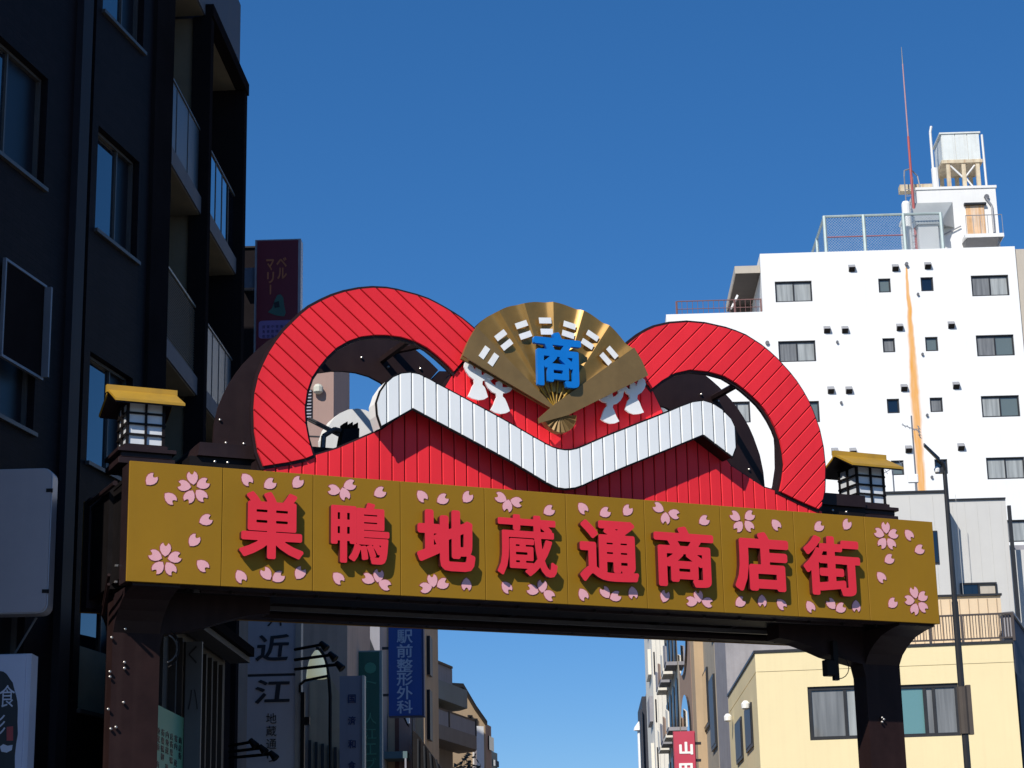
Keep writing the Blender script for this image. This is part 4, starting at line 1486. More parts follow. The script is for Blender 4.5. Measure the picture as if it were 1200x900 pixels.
mb.build('bent_arm', M_BLACK, t)

# street lamp with tapered white shade
SL = Frame.at(371, 780, 33.0, 91.5)
t = thing('street_lamp', SL, 'street lamp with a pale bell shaped shade hanging from a curved black arm', 'street lamp')
cu, zb = SL.uw(371, 795)
zt = SL.w(371, 762)
hh = zt - zb
MB().lathe((cu, 0, zb), [(.165, 0), (.168, .04), (.155, hh * .35), (.125, hh * .62), (.085, hh * .82), (.045, hh * .95), (.02, hh)], 16).build('lamp_shade', mat('lamp_shade_cream', (0.72, 0.74, 0.55), 0.4, emit=(0.75, 0.78, 0.52, 0.28)), t, smooth=True)
pts = [(SL.u(x, y), 0.04, SL.w(x, y)) for x, y in ((370, 760), (374, 760), (378, 766), (382, 778), (385, 795), (386.5, 815))]
pts.append((pts[-1][0], .04, 0))
MB().path(pts, .03, 6).build('curved_pole', M_BLACK, t)


def chars(t, fr, txt, x0, x1, ys, h, m, off=0.0):
    for ch, y in zip(txt, ys):
        glyph('character', ch, (fr.u(x0, y), fr.w(x0, y + h / 2), fr.u(x1, y), fr.w(x0, y - h / 2)), -.014, -.001, m, t, off=off)


S7 = Frame.at(413, 830, 36.0, 91.5)
t = thing('vertical_sign', S7, 'lavender grey vertical sign with small dark blue characters, left of the green one', 'sign')
MB().box(S7.u(398, 830), S7.u(424.5, 830), 0, .2, S7.w(413, 1050), S7.w(413, 792)).build('face', mat('lavender_grey_face', (0.26, 0.23, 0.26), 0.6, 0, .08, 2, streak=.15), t)
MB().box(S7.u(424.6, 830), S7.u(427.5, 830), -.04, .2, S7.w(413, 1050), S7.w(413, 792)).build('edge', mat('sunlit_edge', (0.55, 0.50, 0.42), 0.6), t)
chars(t, S7, '国済和食', 408, 417, (819, 844.5, 872, 897), 10, mat('navy_sign_text', (0.02, 0.03, 0.10), 0.6), .02)

S8 = Frame.at(433, 830, 40.0, 91.5)
t = thing('vertical_sign', S8, 'dark green vertical sign with pale frame, left of the blue sign', 'sign')
M_DG = mat('dark_green_face', (0.012, 0.085, 0.055), 0.5, 0, .08, 2)
MB().box(S8.u(420, 830), S8.u(444.5, 830), 0, .04, S8.w(433, 1050), S8.w(433, 764)).build('face', M_DG, t)
MB().box(S8.u(418.5, 830), S8.u(447.5, 830), .041, .25, S8.w(433, 1050), S8.w(433, 762)).build('case', mat('pale_green_edge', (0.20, 0.27, 0.27), 0.5), t)
chars(t, S8, '・ト人江工ブ', 427, 441, (783, 800, 842, 860, 878, 895), 13, mat('green_sign_text', (0.05, 0.22, 0.14), 0.6), .0)

S9 = Frame.at(475, 790, 44.0, 91.5)
t = thing('vertical_sign', S9, 'blue vertical clinic sign with 駅前整形外科 in pale characters', 'sign')
M_SB = mat('sign_blue', (0.010, 0.055, 0.26), 0.45, 0, .05, 2)
MB().box(S9.u(455.5, 790), S9.u(494, 790), 0, .05, S9.w(475, 838.5), S9.w(475, 722)).build('face', M_SB, t)
MB().box(S9.u(455, 790), S9.u(496.5, 790), .051, .4, S9.w(475, 839), S9.w(475, 720)).build('case', mat('sign_blue_case', (0.01, 0.03, 0.11), 0.5), t)
chars(t, S9, '駅前整形外科', 465, 483.5, (746, 763, 780, 796, 812, 828.5), 15.5, mat('pale_blue_text', (0.34, 0.42, 0.55), 0.6), .014)
for y in (760, 815):
    MB().box(S9.u(447, y), S9.u(456, y), .15, .22, S9.w(450, y), S9.w(450, y - 3)).build('bracket', M_DKFR, t)

# pale and brown buildings farther along
M_PALEB = mat('pale_grey_render', (0.30, 0.29, 0.31), 0.85, 0, .08, 1, streak=.2)
L3 = Frame.at(446, 760, 50, 91.5)
t = building('pale_building', L3, -3.2, -.02, 5, L3.w(446, 700), M_PALEB, 'pale grey gabled building above the green sign')
MB().prism(L3.poly([(424, 735), (428, 735), (440, 765), (430, 765)]), -.06, -.01).build('gable_edge', M_DKFR, t)
M_L4 = mat('taupe_render', (0.44, 0.31, 0.20), 0.85, 0, .1, 1, streak=.25, dirt=(.11, .09, .07), bump=.1)
L4 = Frame.at(497, 780, 52, 91.5)
t = building('taupe_building', L4, L4.u(444, 780), 0, 5.5, L4.w(497, 690), M_L4, 'taupe building directly behind the blue clinic sign', parapet=.15)
SF4 = Frame(L4.pt(0, 0, 0), 4.0)
SF4b = L4.mat().inverted() @ SF4.mat()
for (x0, y0, x1, y1) in ((501.5, 808, 504.5, 866), (501.5, 745, 504.5, 790)):
    mb = MB().box(SF4.u(x0, y0) + 0, SF4.u(x1, y0), -.05, .03, SF4.w(x0, y1), SF4.w(x0, y0))
    mb.v = [tuple(SF4b @ Vector(v)) for v in mb.v]
    mb.build('window', M_GLASSD, t)
for (x0, x1, m) in ((455, 463, M_BRNS), (463, 468, mat('brick_red_strip', (0.14, 0.055, 0.04), 0.8)), (468, 483, M_TAN), (484, 487, M_BRNW)):
    MB().box(L4.u(x0, 860), L4.u(x1, 860), -.08, -.002, 0.2, L4.w(470, 838)).build('facing_strip', m, t)
aw = thing('awning', L4, 'teal edged flat awning under the blue clinic sign', 'awning')
MB().box(L4.u(451, 888), L4.u(481, 888), -1.0, -.09, L4.w(460, 893), L4.w(460, 885)).build('canopy', mat('teal_metal', (0.09, 0.15, 0.16), 0.5), aw)
MB().box(L4.u(449, 888), L4.u(452, 888), -1.0, -.9, 0, L4.w(460, 872)).build('side_post', M_SIGNEDGE, aw)
MB().box(L4.u(478, 888), L4.u(480, 888), -1.0, -.9, 0, L4.w(460, 893)).build('post', M_SIGNEDGE, aw)
aw = thing('awning', L4, 'black ribbed sloping awning below the taupe building', 'awning')
P0 = L4.poly([(487, 860), (493, 865), (521, 905), (487, 905)], -.3)
mb = MB().prism(P0, -1.2, -.3)
mb.build('canopy', M_BLACK, aw)
for k in range(4):
    f = k / 3
    p = L4.uw(490 + 7 * k, 866 + 8 * k, -1.25); q = L4.uw(490 + 8 * k, 905, -1.25)
    MB().tube((p[0], -1.25, p[1]), (q[0], -1.25, q[1]), .03).build('rib', M_DKFR, aw)
# striped shade seen under the blue sign
t = thing('striped_shade', L4, 'small black and white striped shade under the blue clinic sign', 'awning')
MB().prism(L4.poly([(471, 838), (476, 838), (480, 853), (477, 850)], -.5), -.6, -.5).build('dark_stripe', M_BLACK, t)
MB().prism(L4.poly([(474, 838), (480, 840), (480.5, 848), (478, 848)], -.62), -.68, -.62).build('white_stripe', M_WHITE, t)

# balcony building
M_L5 = mat('grey_brown_concrete', (0.23, 0.20, 0.18), 0.85, 0, .1, 1, streak=.25, dirt=(.12, .1, .09))
M_L5G = mat('grey_green_eave', (0.20, 0.23, 0.23), 0.7, 0, .1, 1)
L5 = Frame.at(507, 830, 60, 15.0)
t = thing('balcony_building', L5, 'grey building with rounded balconies under the gate, left of the sky gap', 'building')
ue = L5.u(553, 850) + 1.5
z_r = L5.w(507, 795)
zsl, zrl = L5.w(507, 861), L5.w(507, 828)
MB().box(-3, ue - 2.2, .9, 8, 0, z_r).box(-3, ue - .6, .901, 8, 0, zsl + .1).build('wall', M_L5, t)
for k in range(3):
    dz = -k * 2.9
    if zsl + dz < 1: break
    foot = [(-.6, .9), (-.6, 0), (ue - 1.0, 0), (ue - .35, .25), (ue, .9)]
    MB().prism(foot, zsl - .05 + dz, L5.w(507, 846) + dz, axis='w').build('balcony_slab', M_L5, t)
    zz0, zz1 = L5.w(507, 846) + dz, zrl + dz
    ro = MB().prism([(-.6, .02), (ue - 1.0, .02), (ue - .37, .27), (ue - .02, .9), (ue - .05, .9), (ue - .40, .30), (ue - 1.0, .05), (-.6, .05)], zz1, zz1 + .05, axis='w').build('railing', M_DKFR, t)
    seq = [(-.6, .03), (.5, .03), (1.7, .03), (ue - 1.0, .03), (ue - .38, .28), (ue - .03, .9)]
    for i in range(len(seq) - 1):
        (x0, y0), (x1, y1) = seq[i], seq[i + 1]
        MB().hexa([(x0, y0, zz0), (x1, y1, zz0), (x1, y1 + .02, zz0), (x0, y0 + .02, zz0), (x0, y0, zz1), (x1, y1, zz1), (x1, y1 + .02, zz1), (x0, y0 + .02, zz1)]).build('pane', M_FROST if i == 0 else M_PALEB if i < 3 else M_GLASSB, ro)
        MB().box(x1 - .03, x1 + .03, y1 - .03, y1 + .03, zz0, zz1 + .04).build('post', M_DKFR, ro)
    window(t, (.2, zz0 + .1, ue - 2.4, zz0 + 2.0), 0.84, M_DKFR, [M_CURT, M_CURTW], split=(.33, .66), fw=.06)
foot = [(-.6, .9), (-.6, -.1), (ue - 2.3, -.1), (ue - 1.8, .3), (ue - 1.5, .9)]
MB().prism(foot, z_r - .55, z_r, axis='w').build('eave', M_L5G, t)
MB().prism([(-.6, .9), (-.6, .1), (ue - 3.2, .1), (ue - 2.9, .9)], z_r + .001, z_r + .55, axis='w').build('roof_parapet', M_PALEB, t)
MB().box(-.6, ue - 3.3, .05, .1, z_r + .55, z_r + .62).build('parapet_cap', M_DKFR, t)

# bush on its roof
M_LEAF = mat('leaf_green', (0.06, 0.12, 0.03), 0.6, 0, .3, 3)


def leaf_clump(name, fr, c, r, n, label, m, lsize=.12, seed=1, trunk=None):
    t = thing(name, fr, label, 'plant')
    rg = random.Random(seed)
    mb = MB()
    for i in range(n):
        d = Vector((rg.gauss(0, 1), rg.gauss(0, 1), rg.gauss(0, 1))).normalized() * (rg.random() ** .4)
        p = Vector(c) + Vector((d.x * r[0], d.y * r[1], d.z * r[2]))
        a = Vector((rg.gauss(0, 1), rg.gauss(0, 1), rg.gauss(0, 1))).normalized() * lsize
        b = a.orthogonal().normalized() * lsize * .5
        mb.add([p - a, p - b, p + a, p + b], [(0, 1, 2, 3)])
    mb.build('foliage', m, t)
    mb = MB()
    z0 = trunk if trunk is not None else c[2] - r[2] - .3
    mb.tube((c[0], c[1], z0), (c[0], c[1], c[2]), .03, 5, .015)
    for k in range(5):
        mb.tube((c[0], c[1], c[2] - r[2] * .5), (c[0] + rg.uniform(-1, 1) * r[0] * .8, c[1] + rg.uniform(-1, 1) * r[1] * .8, c[2] + r[2] * rg.uniform(0, .8)), .015, 4, .006)
    mb.build('stem', M_DKWOOD, t)
    return t


leaf_clump('roof_shrub', L5, (.25, .6, z_r + .95), (.38, .4, .42), 260, 'small green shrub on the roof of the balcony building', M_LEAF, .09, 2, z_r + .3)
# orange lit buildings
M_OR = mat('warm_cream_render', (0.50, 0.36, 0.22), 0.85, 0, .06, 1, streak=.1)
L6 = Frame.at(541, 825, 74, 58)
t = thing('cream_building', L6, 'warm cream sunlit building just beyond the rounded balconies', 'building')
ue = L6.u(569, 870)
zt6 = L6.w(541, 806)
prof = [(-2, 0), (ue, 0), (ue, L6.w(568, 850)), (L6.u(556, 830), L6.w(556, 832)), (0, zt6), (-2, zt6)]
MB().prism(prof, 0, 8).build('wall', M_OR, t)
prof2 = [(p[0], p[1] + .02) for p in prof[2:]] 
for (a, b) in zip(prof[2:5], prof[3:6]):
    MB().hexa([(a[0], -.15, a[1]), (b[0], -.15, b[1]), (b[0], 7.9, b[1]), (a[0], 7.9, a[1]), (a[0], -.15, a[1] + .14), (b[0], -.15, b[1] + .14), (b[0], 7.9, b[1] + .14), (a[0], 7.9, a[1] + .14)]).build('roof_edge', M_DKFR, t)
for (x0, y0, x1, y1) in ((548, 838, 553, 856), (555, 842, 559, 860)):
    window(t, (L6.u(x0, y1), L6.w(x0, y1), L6.u(x1, y1), L6.w(x0, y0)), -.005, M_DKFR, [M_GLASSD], split=(), fw=.05)
MB().box(ue - .55, ue - .25, -.3, -.01, 0, L6.w(560, 852)).build('white_pipe', M_WHITE, t)
u_, w_ = L6.uw(547, 893, -1.2)
leaf_clump('street_tree', L6, (u_, -1.2, w_ - .7), (.55, .6, 1.1), 260, 'dark leafy street tree below the rounded balconies', mat('dark_leaf', (0.03, 0.035, 0.02), 0.7), .13, 5, 0.0)
L7 = Frame.at(569, 870, 84, 10)
t = building('grey_building', L7, 0, L7.u(576, 880), 6, L7.w(569, 848), M_BRNW, 'slim grey brown building right of the warm cream one')
MB().box(.5, 1.5, -.06, -.01, L7.w(571, 878), L7.w(571, 862)).build('window', M_GLASSB, t)
L8 = Frame.at(575, 890, 100, 12)
t = building('far_grey_building', L8, 0, L8.u(583, 896), 8, L8.w(575, 880), M_L5G, 'farthest low grey building at the left edge of the sky gap')
MB().prism([(0, 0), (7.9, 0), (7.0, 1.0), (1, 1.0)], 0, L8.u(581, 890), axis='u').v
MB().box(.4, 1.6, -.05, -.01, L8.w(577, 897), L8.w(577, 890)).build('window', M_GLASSB, t)

# ================================================================ WHITE APARTMENT BLOCK (right)
def white_wall_mat(u0, z_top, z_bot, slope):
    """white render with one rust run below a drain spout (a stain with its own shape)"""
    m = mat('white_render', (0.86, 0.86, 0.84), 0.8, 0, .025, .35, streak=.10, dirt=(.62, .62, .58), bump=.05)
    nt = m.node_tree
    N, L = nt.nodes, nt.links
    b = N['Principled BSDF']
    src = b.inputs['Base Color'].links[0].from_socket
    tc = N.new('ShaderNodeTexCoord')
    sp = N.new('ShaderNodeSeparateXYZ')
    L.new(tc.outputs['Object'], sp.inputs[0])

    def mth(op, a, b_=None, c=None):
        n = N.new('ShaderNodeMath')
        n.operation = op
        for i, x in enumerate((a, b_, c)):
            if x is None: continue
            if isinstance(x, (int, float)): n.inputs[i].default_value = x
            else: L.new(x, n.inputs[i])
        return n.outputs[0]
    no = N.new('ShaderNodeTexNoise')
    no.inputs['Scale'].default_value = 1.2
    L.new(tc.outputs['Object'], no.inputs['Vector'])
    wob = mth('MULTIPLY', mth('SUBTRACT', no.outputs['Fac'], 0.5), 0.16)
    d = mth('SUBTRACT', z_top, sp.outputs[2])
    cen = mth('ADD', mth('ADD', wob, u0), mth('MULTIPLY', d, slope))
    dx = mth('ABSOLUTE', mth('SUBTRACT', sp.outputs[0], cen))
    wid = mth('MINIMUM', mth('ADD', mth('MULTIPLY', d, 0.036), 0.06), 0.25)
    mask = mth('SUBTRACT', 1.0, mth('DIVIDE', dx, wid))
    mask = mth('MINIMUM', mth('MAXIMUM', mth('MULTIPLY', mask, 1.8), 0.0), 1.0)
    mask = mth('MULTIPLY', mask, mth('GREATER_THAN', d, 0.0))
    n2 = N.new('ShaderNodeTexNoise')
    n2.inputs['Scale'].default_value = 3
    mp = N.new('ShaderNodeMapping')
    mp.inputs['Scale'].default_value = (3, 3, .3)
    L.new(tc.outputs['Object'], mp.inputs[0])
    L.new(mp.outputs[0], n2.inputs['Vector'])
    mask = mth('MULTIPLY', mask, mth('ADD', mth('MULTIPLY', n2.outputs['Fac'], .55), .62))
    mask = mth('MINIMUM', mask, 1.0)
    mx = N.new('ShaderNodeMix')
    mx.data_type = 'RGBA'
    L.new(mask, mx.inputs['Factor'])
    L.new(src, mx.inputs['A'])
    mx.inputs['B'].default_value = (0.78, 0.36, 0.06, 1)
    L.new(mx.outputs['Result'], b.inputs['Base Color'])
    return m


FW = Frame.at(1140, 392, 87, 91.6)
FLW = FW.w(1142.7, 392.2) - FW.w(1148.4, 463.3)
z_roof = FW.w(1040, 293)
uL_, uR_ = FW.u(891.6, 320), FW.u(1190, 300)
rs0 = FW.uw(1062, 311)
rs1 = FW.uw(1080, 575)
M_WW = white_wall_mat(rs0[0], rs0[1] - .1, rs1[1], (rs1[0] - rs0[0]) / (rs0[1] - rs1[1]))
wb_ = thing('white_apartment_block', FW, 'tall white apartment block with small square windows and a rust streak', 'apartment block')


def rowwin(x0, y0, x1, y1, r0):
    """rect of a window from its photo corners, moved down by whole floors"""
    a, d = FW.uw(x0, y0)
    b, c = FW.uw(x1, y1)
    return [(a, c - FLW * (k - r0), b, d - FLW * (k - r0)) for k in range(r0, 12) if c - FLW * (k - r0) > .8]


big_r = rowwin(1137.5, 323, 1183.5, 346, 0)
sm1 = rowwin(1029, 326.5, 1044.5, 342.5, 0)
sm2 = rowwin(1078.5, 325, 1094.5, 341, 0)
big_l = rowwin(907.8, 330, 952.5, 353, 0)
FW2 = rowwin(858, 400, 872, 424, 1)
z_ter = FW.w(850, 366.5)
uT = FW.u(781, 380)
far_l = [(q[0] - 4.1 - .2, q[1], q[2] - 4.1 - .2, q[3]) for q in big_l[1:]]
far_l = []
aa, dd = FW.uw(848, 471); bb, cc = FW.uw(880, 495)
for k in range(0, 9):
    if cc - FLW * k > .8 and dd - FLW * k < z_ter - 1: far_l.append((aa, cc - FLW * k, bb, dd - FLW * k))
far_l.insert(0, (aa, cc + FLW, bb, dd + FLW))
holes = big_r + sm1 + sm2 + big_l
mb = MB()
wall_holes(mb, uL_, uR_, 0, z_roof, holes, .16)
wall_holes(mb, uT, uL_, 0, z_ter, far_l, .16)
mb.build('wall', M_WW, wb_)
M_WSIDE = mat('white_render_side', (0.80, 0.79, 0.76), 0.8, 0, .04, .5, streak=.12, dirt=(.55, .53, .48))
mb = MB()
mb.box(uL_ + .001, uR_ - .001, .20, 11, 0, z_roof - .3)
mb.box(uL_ + .001, uL_ + .25, .001, 11, z_ter, z_roof - .002)
mb.box(uR_ - .25, uR_ - .001, .001, 11, 0, z_roof - .002)
mb.box(uL_ + .26, uR_ - .26, .001, .199, z_roof - .35, z_roof - .003)
mb.box(uT + .001, uL_ - .001, .20, 9, 0, z_ter - .3)
mb.box(uT + .001, uL_ - .001, .001, .2, z_ter - .3, z_ter - .002)
mb.box(uT + .001, uT + .2, .001, 9, 0, z_ter - .003)
mb.build('body', M_WSIDE, wb_)
M_BEI2 = mat('beige_render', (0.52, 0.46, 0.38), 0.85, 0, .06, .6, streak=.12)
MB().box(uR_ + .002, uR_ + 5, .12, 9, 0, z_roof - .1).build('side_bay', M_BEI2, wb_)
i = 0
for hs_ in (big_r, big_l, far_l):
    for h in hs_:
        pn = [[M_CURT, M_CURTW], [M_CURT, M_GREENG], [M_CURTW, M_GREENG], [M_CURTW, M_CURTW]][i % 4]
        i += 1
        window(wb_, h, .15, M_DKFR, pn, split=(.5,), fw=.07)
for hs_ in (sm1, sm2):
    for h in hs_:
        i += 1
        window(wb_, h, .15, M_DKFR, [[M_GREENG, M_CURT, M_GLASSB][i % 3]], split=(), fw=.07)
# vent hoods and pipe ends
M_VENT = mat('vent_grey', (0.16, 0.16, 0.17), 0.5, .3)
M_VENTL = mat('vent_grey_top', (0.30, 0.30, 0.31), 0.5, .3)


def vent(x, y, k, r0):
    u, w_ = FW.uw(x, y)
    w_ -= FLW * k
    mb = MB().hexa([(u - .145, -.22, w_ - .01), (u + .145, -.22, w_ - .01), (u + .145, 0, w_ - .16), (u - .145, 0, w_ - .16), (u - .145, -.2, w_ + .05), (u + .145, -.2, w_ + .05), (u + .145, 0, w_ + .18), (u - .145, 0, w_ + .18)])
    vo = mb.build('vent_hood', M_VENTL, wb_)
    MB().hexa([(u - .125, -.215, w_ - .02), (u + .125, -.215, w_ - .02), (u + .125, -.01, w_ - .17), (u - .125, -.01, w_ - .17), (u - .125, -.224, w_ - .005), (u + .125, -.224, w_ - .005), (u + .125, -.0, w_ - .155), (u - .125, -.0, w_ - .155)]).build('vent_slot', M_BLACK, vo)


for k in range(9):
    for x, y, r in ((1049, 314, 0), (1087, 311.5, -9), (969, 386.5, 1), (990, 386.5, 1), (1114.5, 381, 1)):
        if r == -9:
            if k == 0: vent(x, y, 0, 0)
            continue
        if k < r: continue
        vent(x, y, k - r, r)
vent(998, 314.5, 0, 0)
for x, y, r in ((1075.5, 345, 0), (981, 401, 1)):
    for k in range(r, 9):
        u, w_ = FW.uw(x, y)
        MB().tube((u, -.10, w_ - FLW * (k - r)), (u, .01, w_ - FLW * (k - r)), .06, 8).build('pipe_end', M_VENT, wb_)
u, w_ = FW.uw(1062, 310)
MB().tube((u, -.15, w_), (u, .01, w_), .08, 8).build('drain_spout', M_VENT, wb_)
u, w_ = FW.uw(899, 402)
MB().tube((u, -.1, w_), (u, .01, w_), .09, 8).build('pipe_end', M_VENT, wb_)

# roof overhang on the left, over the terrace
a = FW.u(861, 315, .2); b = uL_ - .01
zt_ = FW.w(875, 311.5, .2); zb_ = FW.w(875, 320, .2)
MB().box(a, b, .2, 6, zb_, zt_).build('terrace_roof', M_BEI2, wb_)
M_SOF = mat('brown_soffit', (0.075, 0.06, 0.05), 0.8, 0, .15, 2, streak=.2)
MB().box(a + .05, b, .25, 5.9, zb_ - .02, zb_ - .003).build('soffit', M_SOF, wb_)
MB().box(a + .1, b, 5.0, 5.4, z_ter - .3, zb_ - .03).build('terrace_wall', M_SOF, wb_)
# terrace railing
M_RUSTR = mat('red_brown_rail', (0.20, 0.10, 0.09), 0.6)
a, b = FW.u(793, 360, .4), uL_ - .02
zr_ = FW.w(840, 352, .4)
ro = MB().tube((a, .4, zr_), (b, .4, zr_), .025, 6).tube((a, .4, z_ter + .35), (b, .4, z_ter + .35), .018, 5).build('terrace_railing', M_RUSTR, wb_)
n = 16
for k in range(n + 1):
    x = a + (b - a) * k / n
    r_ = .05 if k in (0, 11, 16) else .012
    MB().tube((x, .4, z_ter - .3), (x, .4, zr_), r_, 5).build('post', M_RUSTR, ro)
MB().hexa([(a + (b - a) * .64, .5, z_ter + .4), (a + (b - a) * .66, .5, z_ter + .4), (a + (b - a) * .66, .8, z_ter + .4), (a + (b - a) * .64, .8, z_ter + .4), (a + (b - a) * .72, .5, z_ter + 1.0), (a + (b - a) * .74, .5, z_ter + .95), (a + (b - a) * .74, .8, z_ter + .95), (a + (b - a) * .72, .8, z_ter + 1.0)]).build('folded_parasol', M_WHITE, wb_)

# rooftop mesh fence
fn = thing('rooftop_fence', FW, 'pale wire mesh fence on the roof of the white apartment block', 'fence')
M_FP = mat('pale_green_post', (0.42, 0.50, 0.48), 0.5, .2)
M_WIRE = mat('fence_wire', (0.30, 0.36, 0.40), 0.5, .3)
V0 = .9
fa, fb = FW.u(967, 275, V0), FW.u(1104, 275, V0)
fz = FW.w(967, 254, V0)
MB().tube((fa, V0, fz), (fb, V0, fz), .06, 6).build('top_rail', M_FP, fn)
MB().tube((fa, V0, fz), (fa - .0, V0 + 9, fz), .06, 6).build('top_rail', M_FP, fn)
MB().tube((fa, V0, z_roof + 1.0), (FW.u(1060, 280, V0), V0, z_roof + 1.0), .03, 5).build('middle_rail', mat('dull_red_rail', (0.35, 0.13, 0.13), .6), fn)
for x in (967, 1013, 1060, 1104):
    u = FW.u(x, 275, V0)
    MB().tube((u, V0, z_roof - .35), (u, V0, fz + .03), .085, 6).build('post', M_FP, fn)
for k in (3, 6, 9):
    MB().tube((fa, V0 + k, z_roof - .35), (fa, V0 + k, fz + .03), .075, 6).build('post', M_FP, fn)
mb = MB()
step = .13
wr = .0075
x = fa
hz = fz - z_roof + .3
L_ = fb - fa


def wire(x0, z0, x1, z1, along='u'):
    d = Vector((x1 - x0, z1 - z0))
    nn = Vector((-d.y, d.x)).normalized() * wr
    P = [(x0 + nn.x, z0 + nn.y), (x0 - nn.x, z0 - nn.y), (x1 - nn.x, z1 - nn.y), (x1 + nn.x, z1 + nn.y)]
    if along == 'u': mb.add([(p[0], V0, p[1]) for p in P], [(0, 1, 2, 3)])
    else: mb.add([(fa, V0 + p[0], p[1]) for p in P], [(0, 1, 2, 3)])


for ln, al in ((L_, 'u'), (9, 'v')):
    k = -hz
    while k < ln:
        x0, z0, x1, z1 = k, 0, k + hz, hz
        if x0 < 0: z0 -= x0; x0 = 0
        if x1 > ln: z1 -= (x1 - ln); x1 = ln
        off = fa if al == 'u' else 0
        wire(off + x0, z_roof - .3 + z0, off + x1, z_roof - .3 + z1, al)
        wire(off + x0, z_roof - .3 + hz - z0, off + x1, z_roof - .3 + hz - z1, al)
        k += step
tag(mb.build('wire_mesh', M_WIRE, fn), kind='stuff')

# penthouse, duct, door, tank, mast
V1 = 2.0
ph = thing('stair_penthouse', FW, 'white rooftop stair house with a rusty orange door', 'rooftop house')
pa, pb = FW.u(1076, 250, V1), FW.u(1169, 250, V1)
pz_ = FW.w(1120, 221.5, V1)
MB().box(pa, pb, V1, V1 + 5, z_roof - .35, pz_).build('wall', M_WSIDE, ph)
MB().box(pa - .05, pb + .05, V1 - .05, V1 + 5.05, pz_, pz_ + .12).build('roof_edge', M_WSIDE, ph)
a, c = FW.uw(1134.5, 280, V1); b, d = FW.uw(1152.5, 241, V1)
M_RUST = mat('rusty_door', (0.62, 0.36, 0.17), .7, 0, .25, 2.2, streak=.75, dirt=(.78, .70, .60))
do = MB().box(a, b, V1 - .06, V1 - .005, c, d).build('door', M_RUST, ph)
MB().box(a - .08, b + .1, V1 - .2, V1 - .005, d + .01, d + .10).build('door_hood', M_DKFR, do)
MB().box(a - .3, pb + .02, V1 - .85, V1 - .003, c - .22, c - .05).build('landing', M_WSIDE, ph)
MB().hexa([(a + .1, V1 - .8, c - .24), (pb - .2, V1 - .8, c - .24), (pb - .2, V1 - .01, c - .6), (a - .2, V1 - .01, c - .6), (a - .2, V1 - .8, c - .222), (pb, V1 - .8, c - .222), (pb, V1 - .01, c - .222), (a - .3, V1 - .01, c - .222)]).build('landing_bracket', M_VENT, ph)
mb = MB().tube((a - .2, V1 - .8, c + .85), (pb, V1 - .8, c + .85), .02, 5)
for k in range(6):
    x = a - .2 + (pb - a + .2) * k / 5
    mb.tube((x, V1 - .8, c - .06), (x, V1 - .8, c + .85), .016, 4)
mb.tube((a - .3, V1 - .1, c + .6), (a - 3.2, V1 - .1, z_roof + .3), .03, 5)
mb.build('stair_railing', M_VENTL, ph)
mb = MB().path([(pb - .25, V1 - .08, c + .1), (pb - .25, V1 - .08, pz_ - .9), (pb - .5, V1 - .08, pz_ - .5)], .05, 6)
mb.build('wall_pipe', M_VENTL, ph)
MB().tube((pb - .45, V1 - .12, pz_ - .45), (pb - .45, V1, pz_ - .45), .12, 8).build('wall_lamp', M_VENT, ph)
a, c = FW.uw(1078, 291, 1.2); b, d = FW.uw(1099, 263, 1.2)
M_ZINC = mat('zinc_duct', (0.42, 0.44, 0.43), .45, .4, .1, 1)
MB().box(a, b, 1.2, V1 - .01, z_roof - .35, d).build('duct', M_WSIDE, ph)
MB().hexa([(a - .1, 1.1, d), (b + .1, 1.1, d), (b + .9, V1 - .01, d + .1), (a - .1, V1 - .01, d + .1), (a - .1, 1.15, d + .12), (b + .1, 1.15, d + .12), (b + .9, V1 - .01, d + 1.35), (a - .1, V1 - .01, d + 1.35)]).build('duct_hood', M_ZINC, ph)
a = FW.u(1063, 260, 1.6)
zc_ = FW.w(1063, 236, 1.6)
MB().lathe((a, 1.6, z_roof - .35), [(.20, 0), (.20, zc_ - z_roof + .2), (.15, zc_ - z_roof + .33), (.02, zc_ - z_roof + .35)], 12).build('flue_pipe', M_WSIDE, ph)
mb = MB()
for dx in (0, .38):
    mb.tube((pa - .55 + dx, V1 - .2, z_roof), (pa - .55 + dx, V1 - .2, pz_ + .6), .03, 5)
for k in range(11):
    z = z_roof + .3 + k * (pz_ - z_roof) / 11
    mb.tube((pa - .55, V1 - .2, z), (pa - .17, V1 - .2, z), .018, 4)
mb.path([(pa - .55, V1 - .2, pz_ + .6), (pa - .5, V1 - .1, pz_ + .95), (pa - .2, V1 + .1, pz_ + 1.1), (pa + .15, V1 + .3, pz_ + .8), (pa + .25, V1 + .3, pz_ + .12)], .035, 5)
mb.build('ladder', M_VENTL, ph)

tk = thing('water_tank', FW, 'white panelled rooftop water tank on a rusty steel stand', 'water tank')
VT = 3.0
a, c = FW.uw(1105, 188, VT); b, d = FW.uw(1147, 156, VT)
M_TANK = mat('tank_panel', (0.72, 0.75, 0.72), .5, 0, .08, 1.5, streak=.35, dirt=(.5, .44, .34))
xs = [a, a + (b - a) * .36, a + (b - a) * .68, b]
for k in range(3):
    MB().box(xs[k] + .015, xs[k + 1] - .015, VT, VT + .04, c, d).build('panel', M_TANK, tk)
    MB().box(a - .001, a + .04, VT + .06 + k * .62, VT + .66 + k * .62, c, d).build('panel', M_TANK, tk)
MB().box(a + .04, b - .02, VT + .041, VT + 1.9, c + .01, d - .01).build('tank_body', M_WSIDE, tk)
MB().box(a - .08, b + .06, VT - .05, VT + 1.95, d, d + .07).build('tank_lid', M_TANK, tk)
M_STAND = mat('rusty_stand', (0.62, 0.52, 0.36), .7, 0, .2, 3, streak=.6, dirt=(.40, .20, .08))
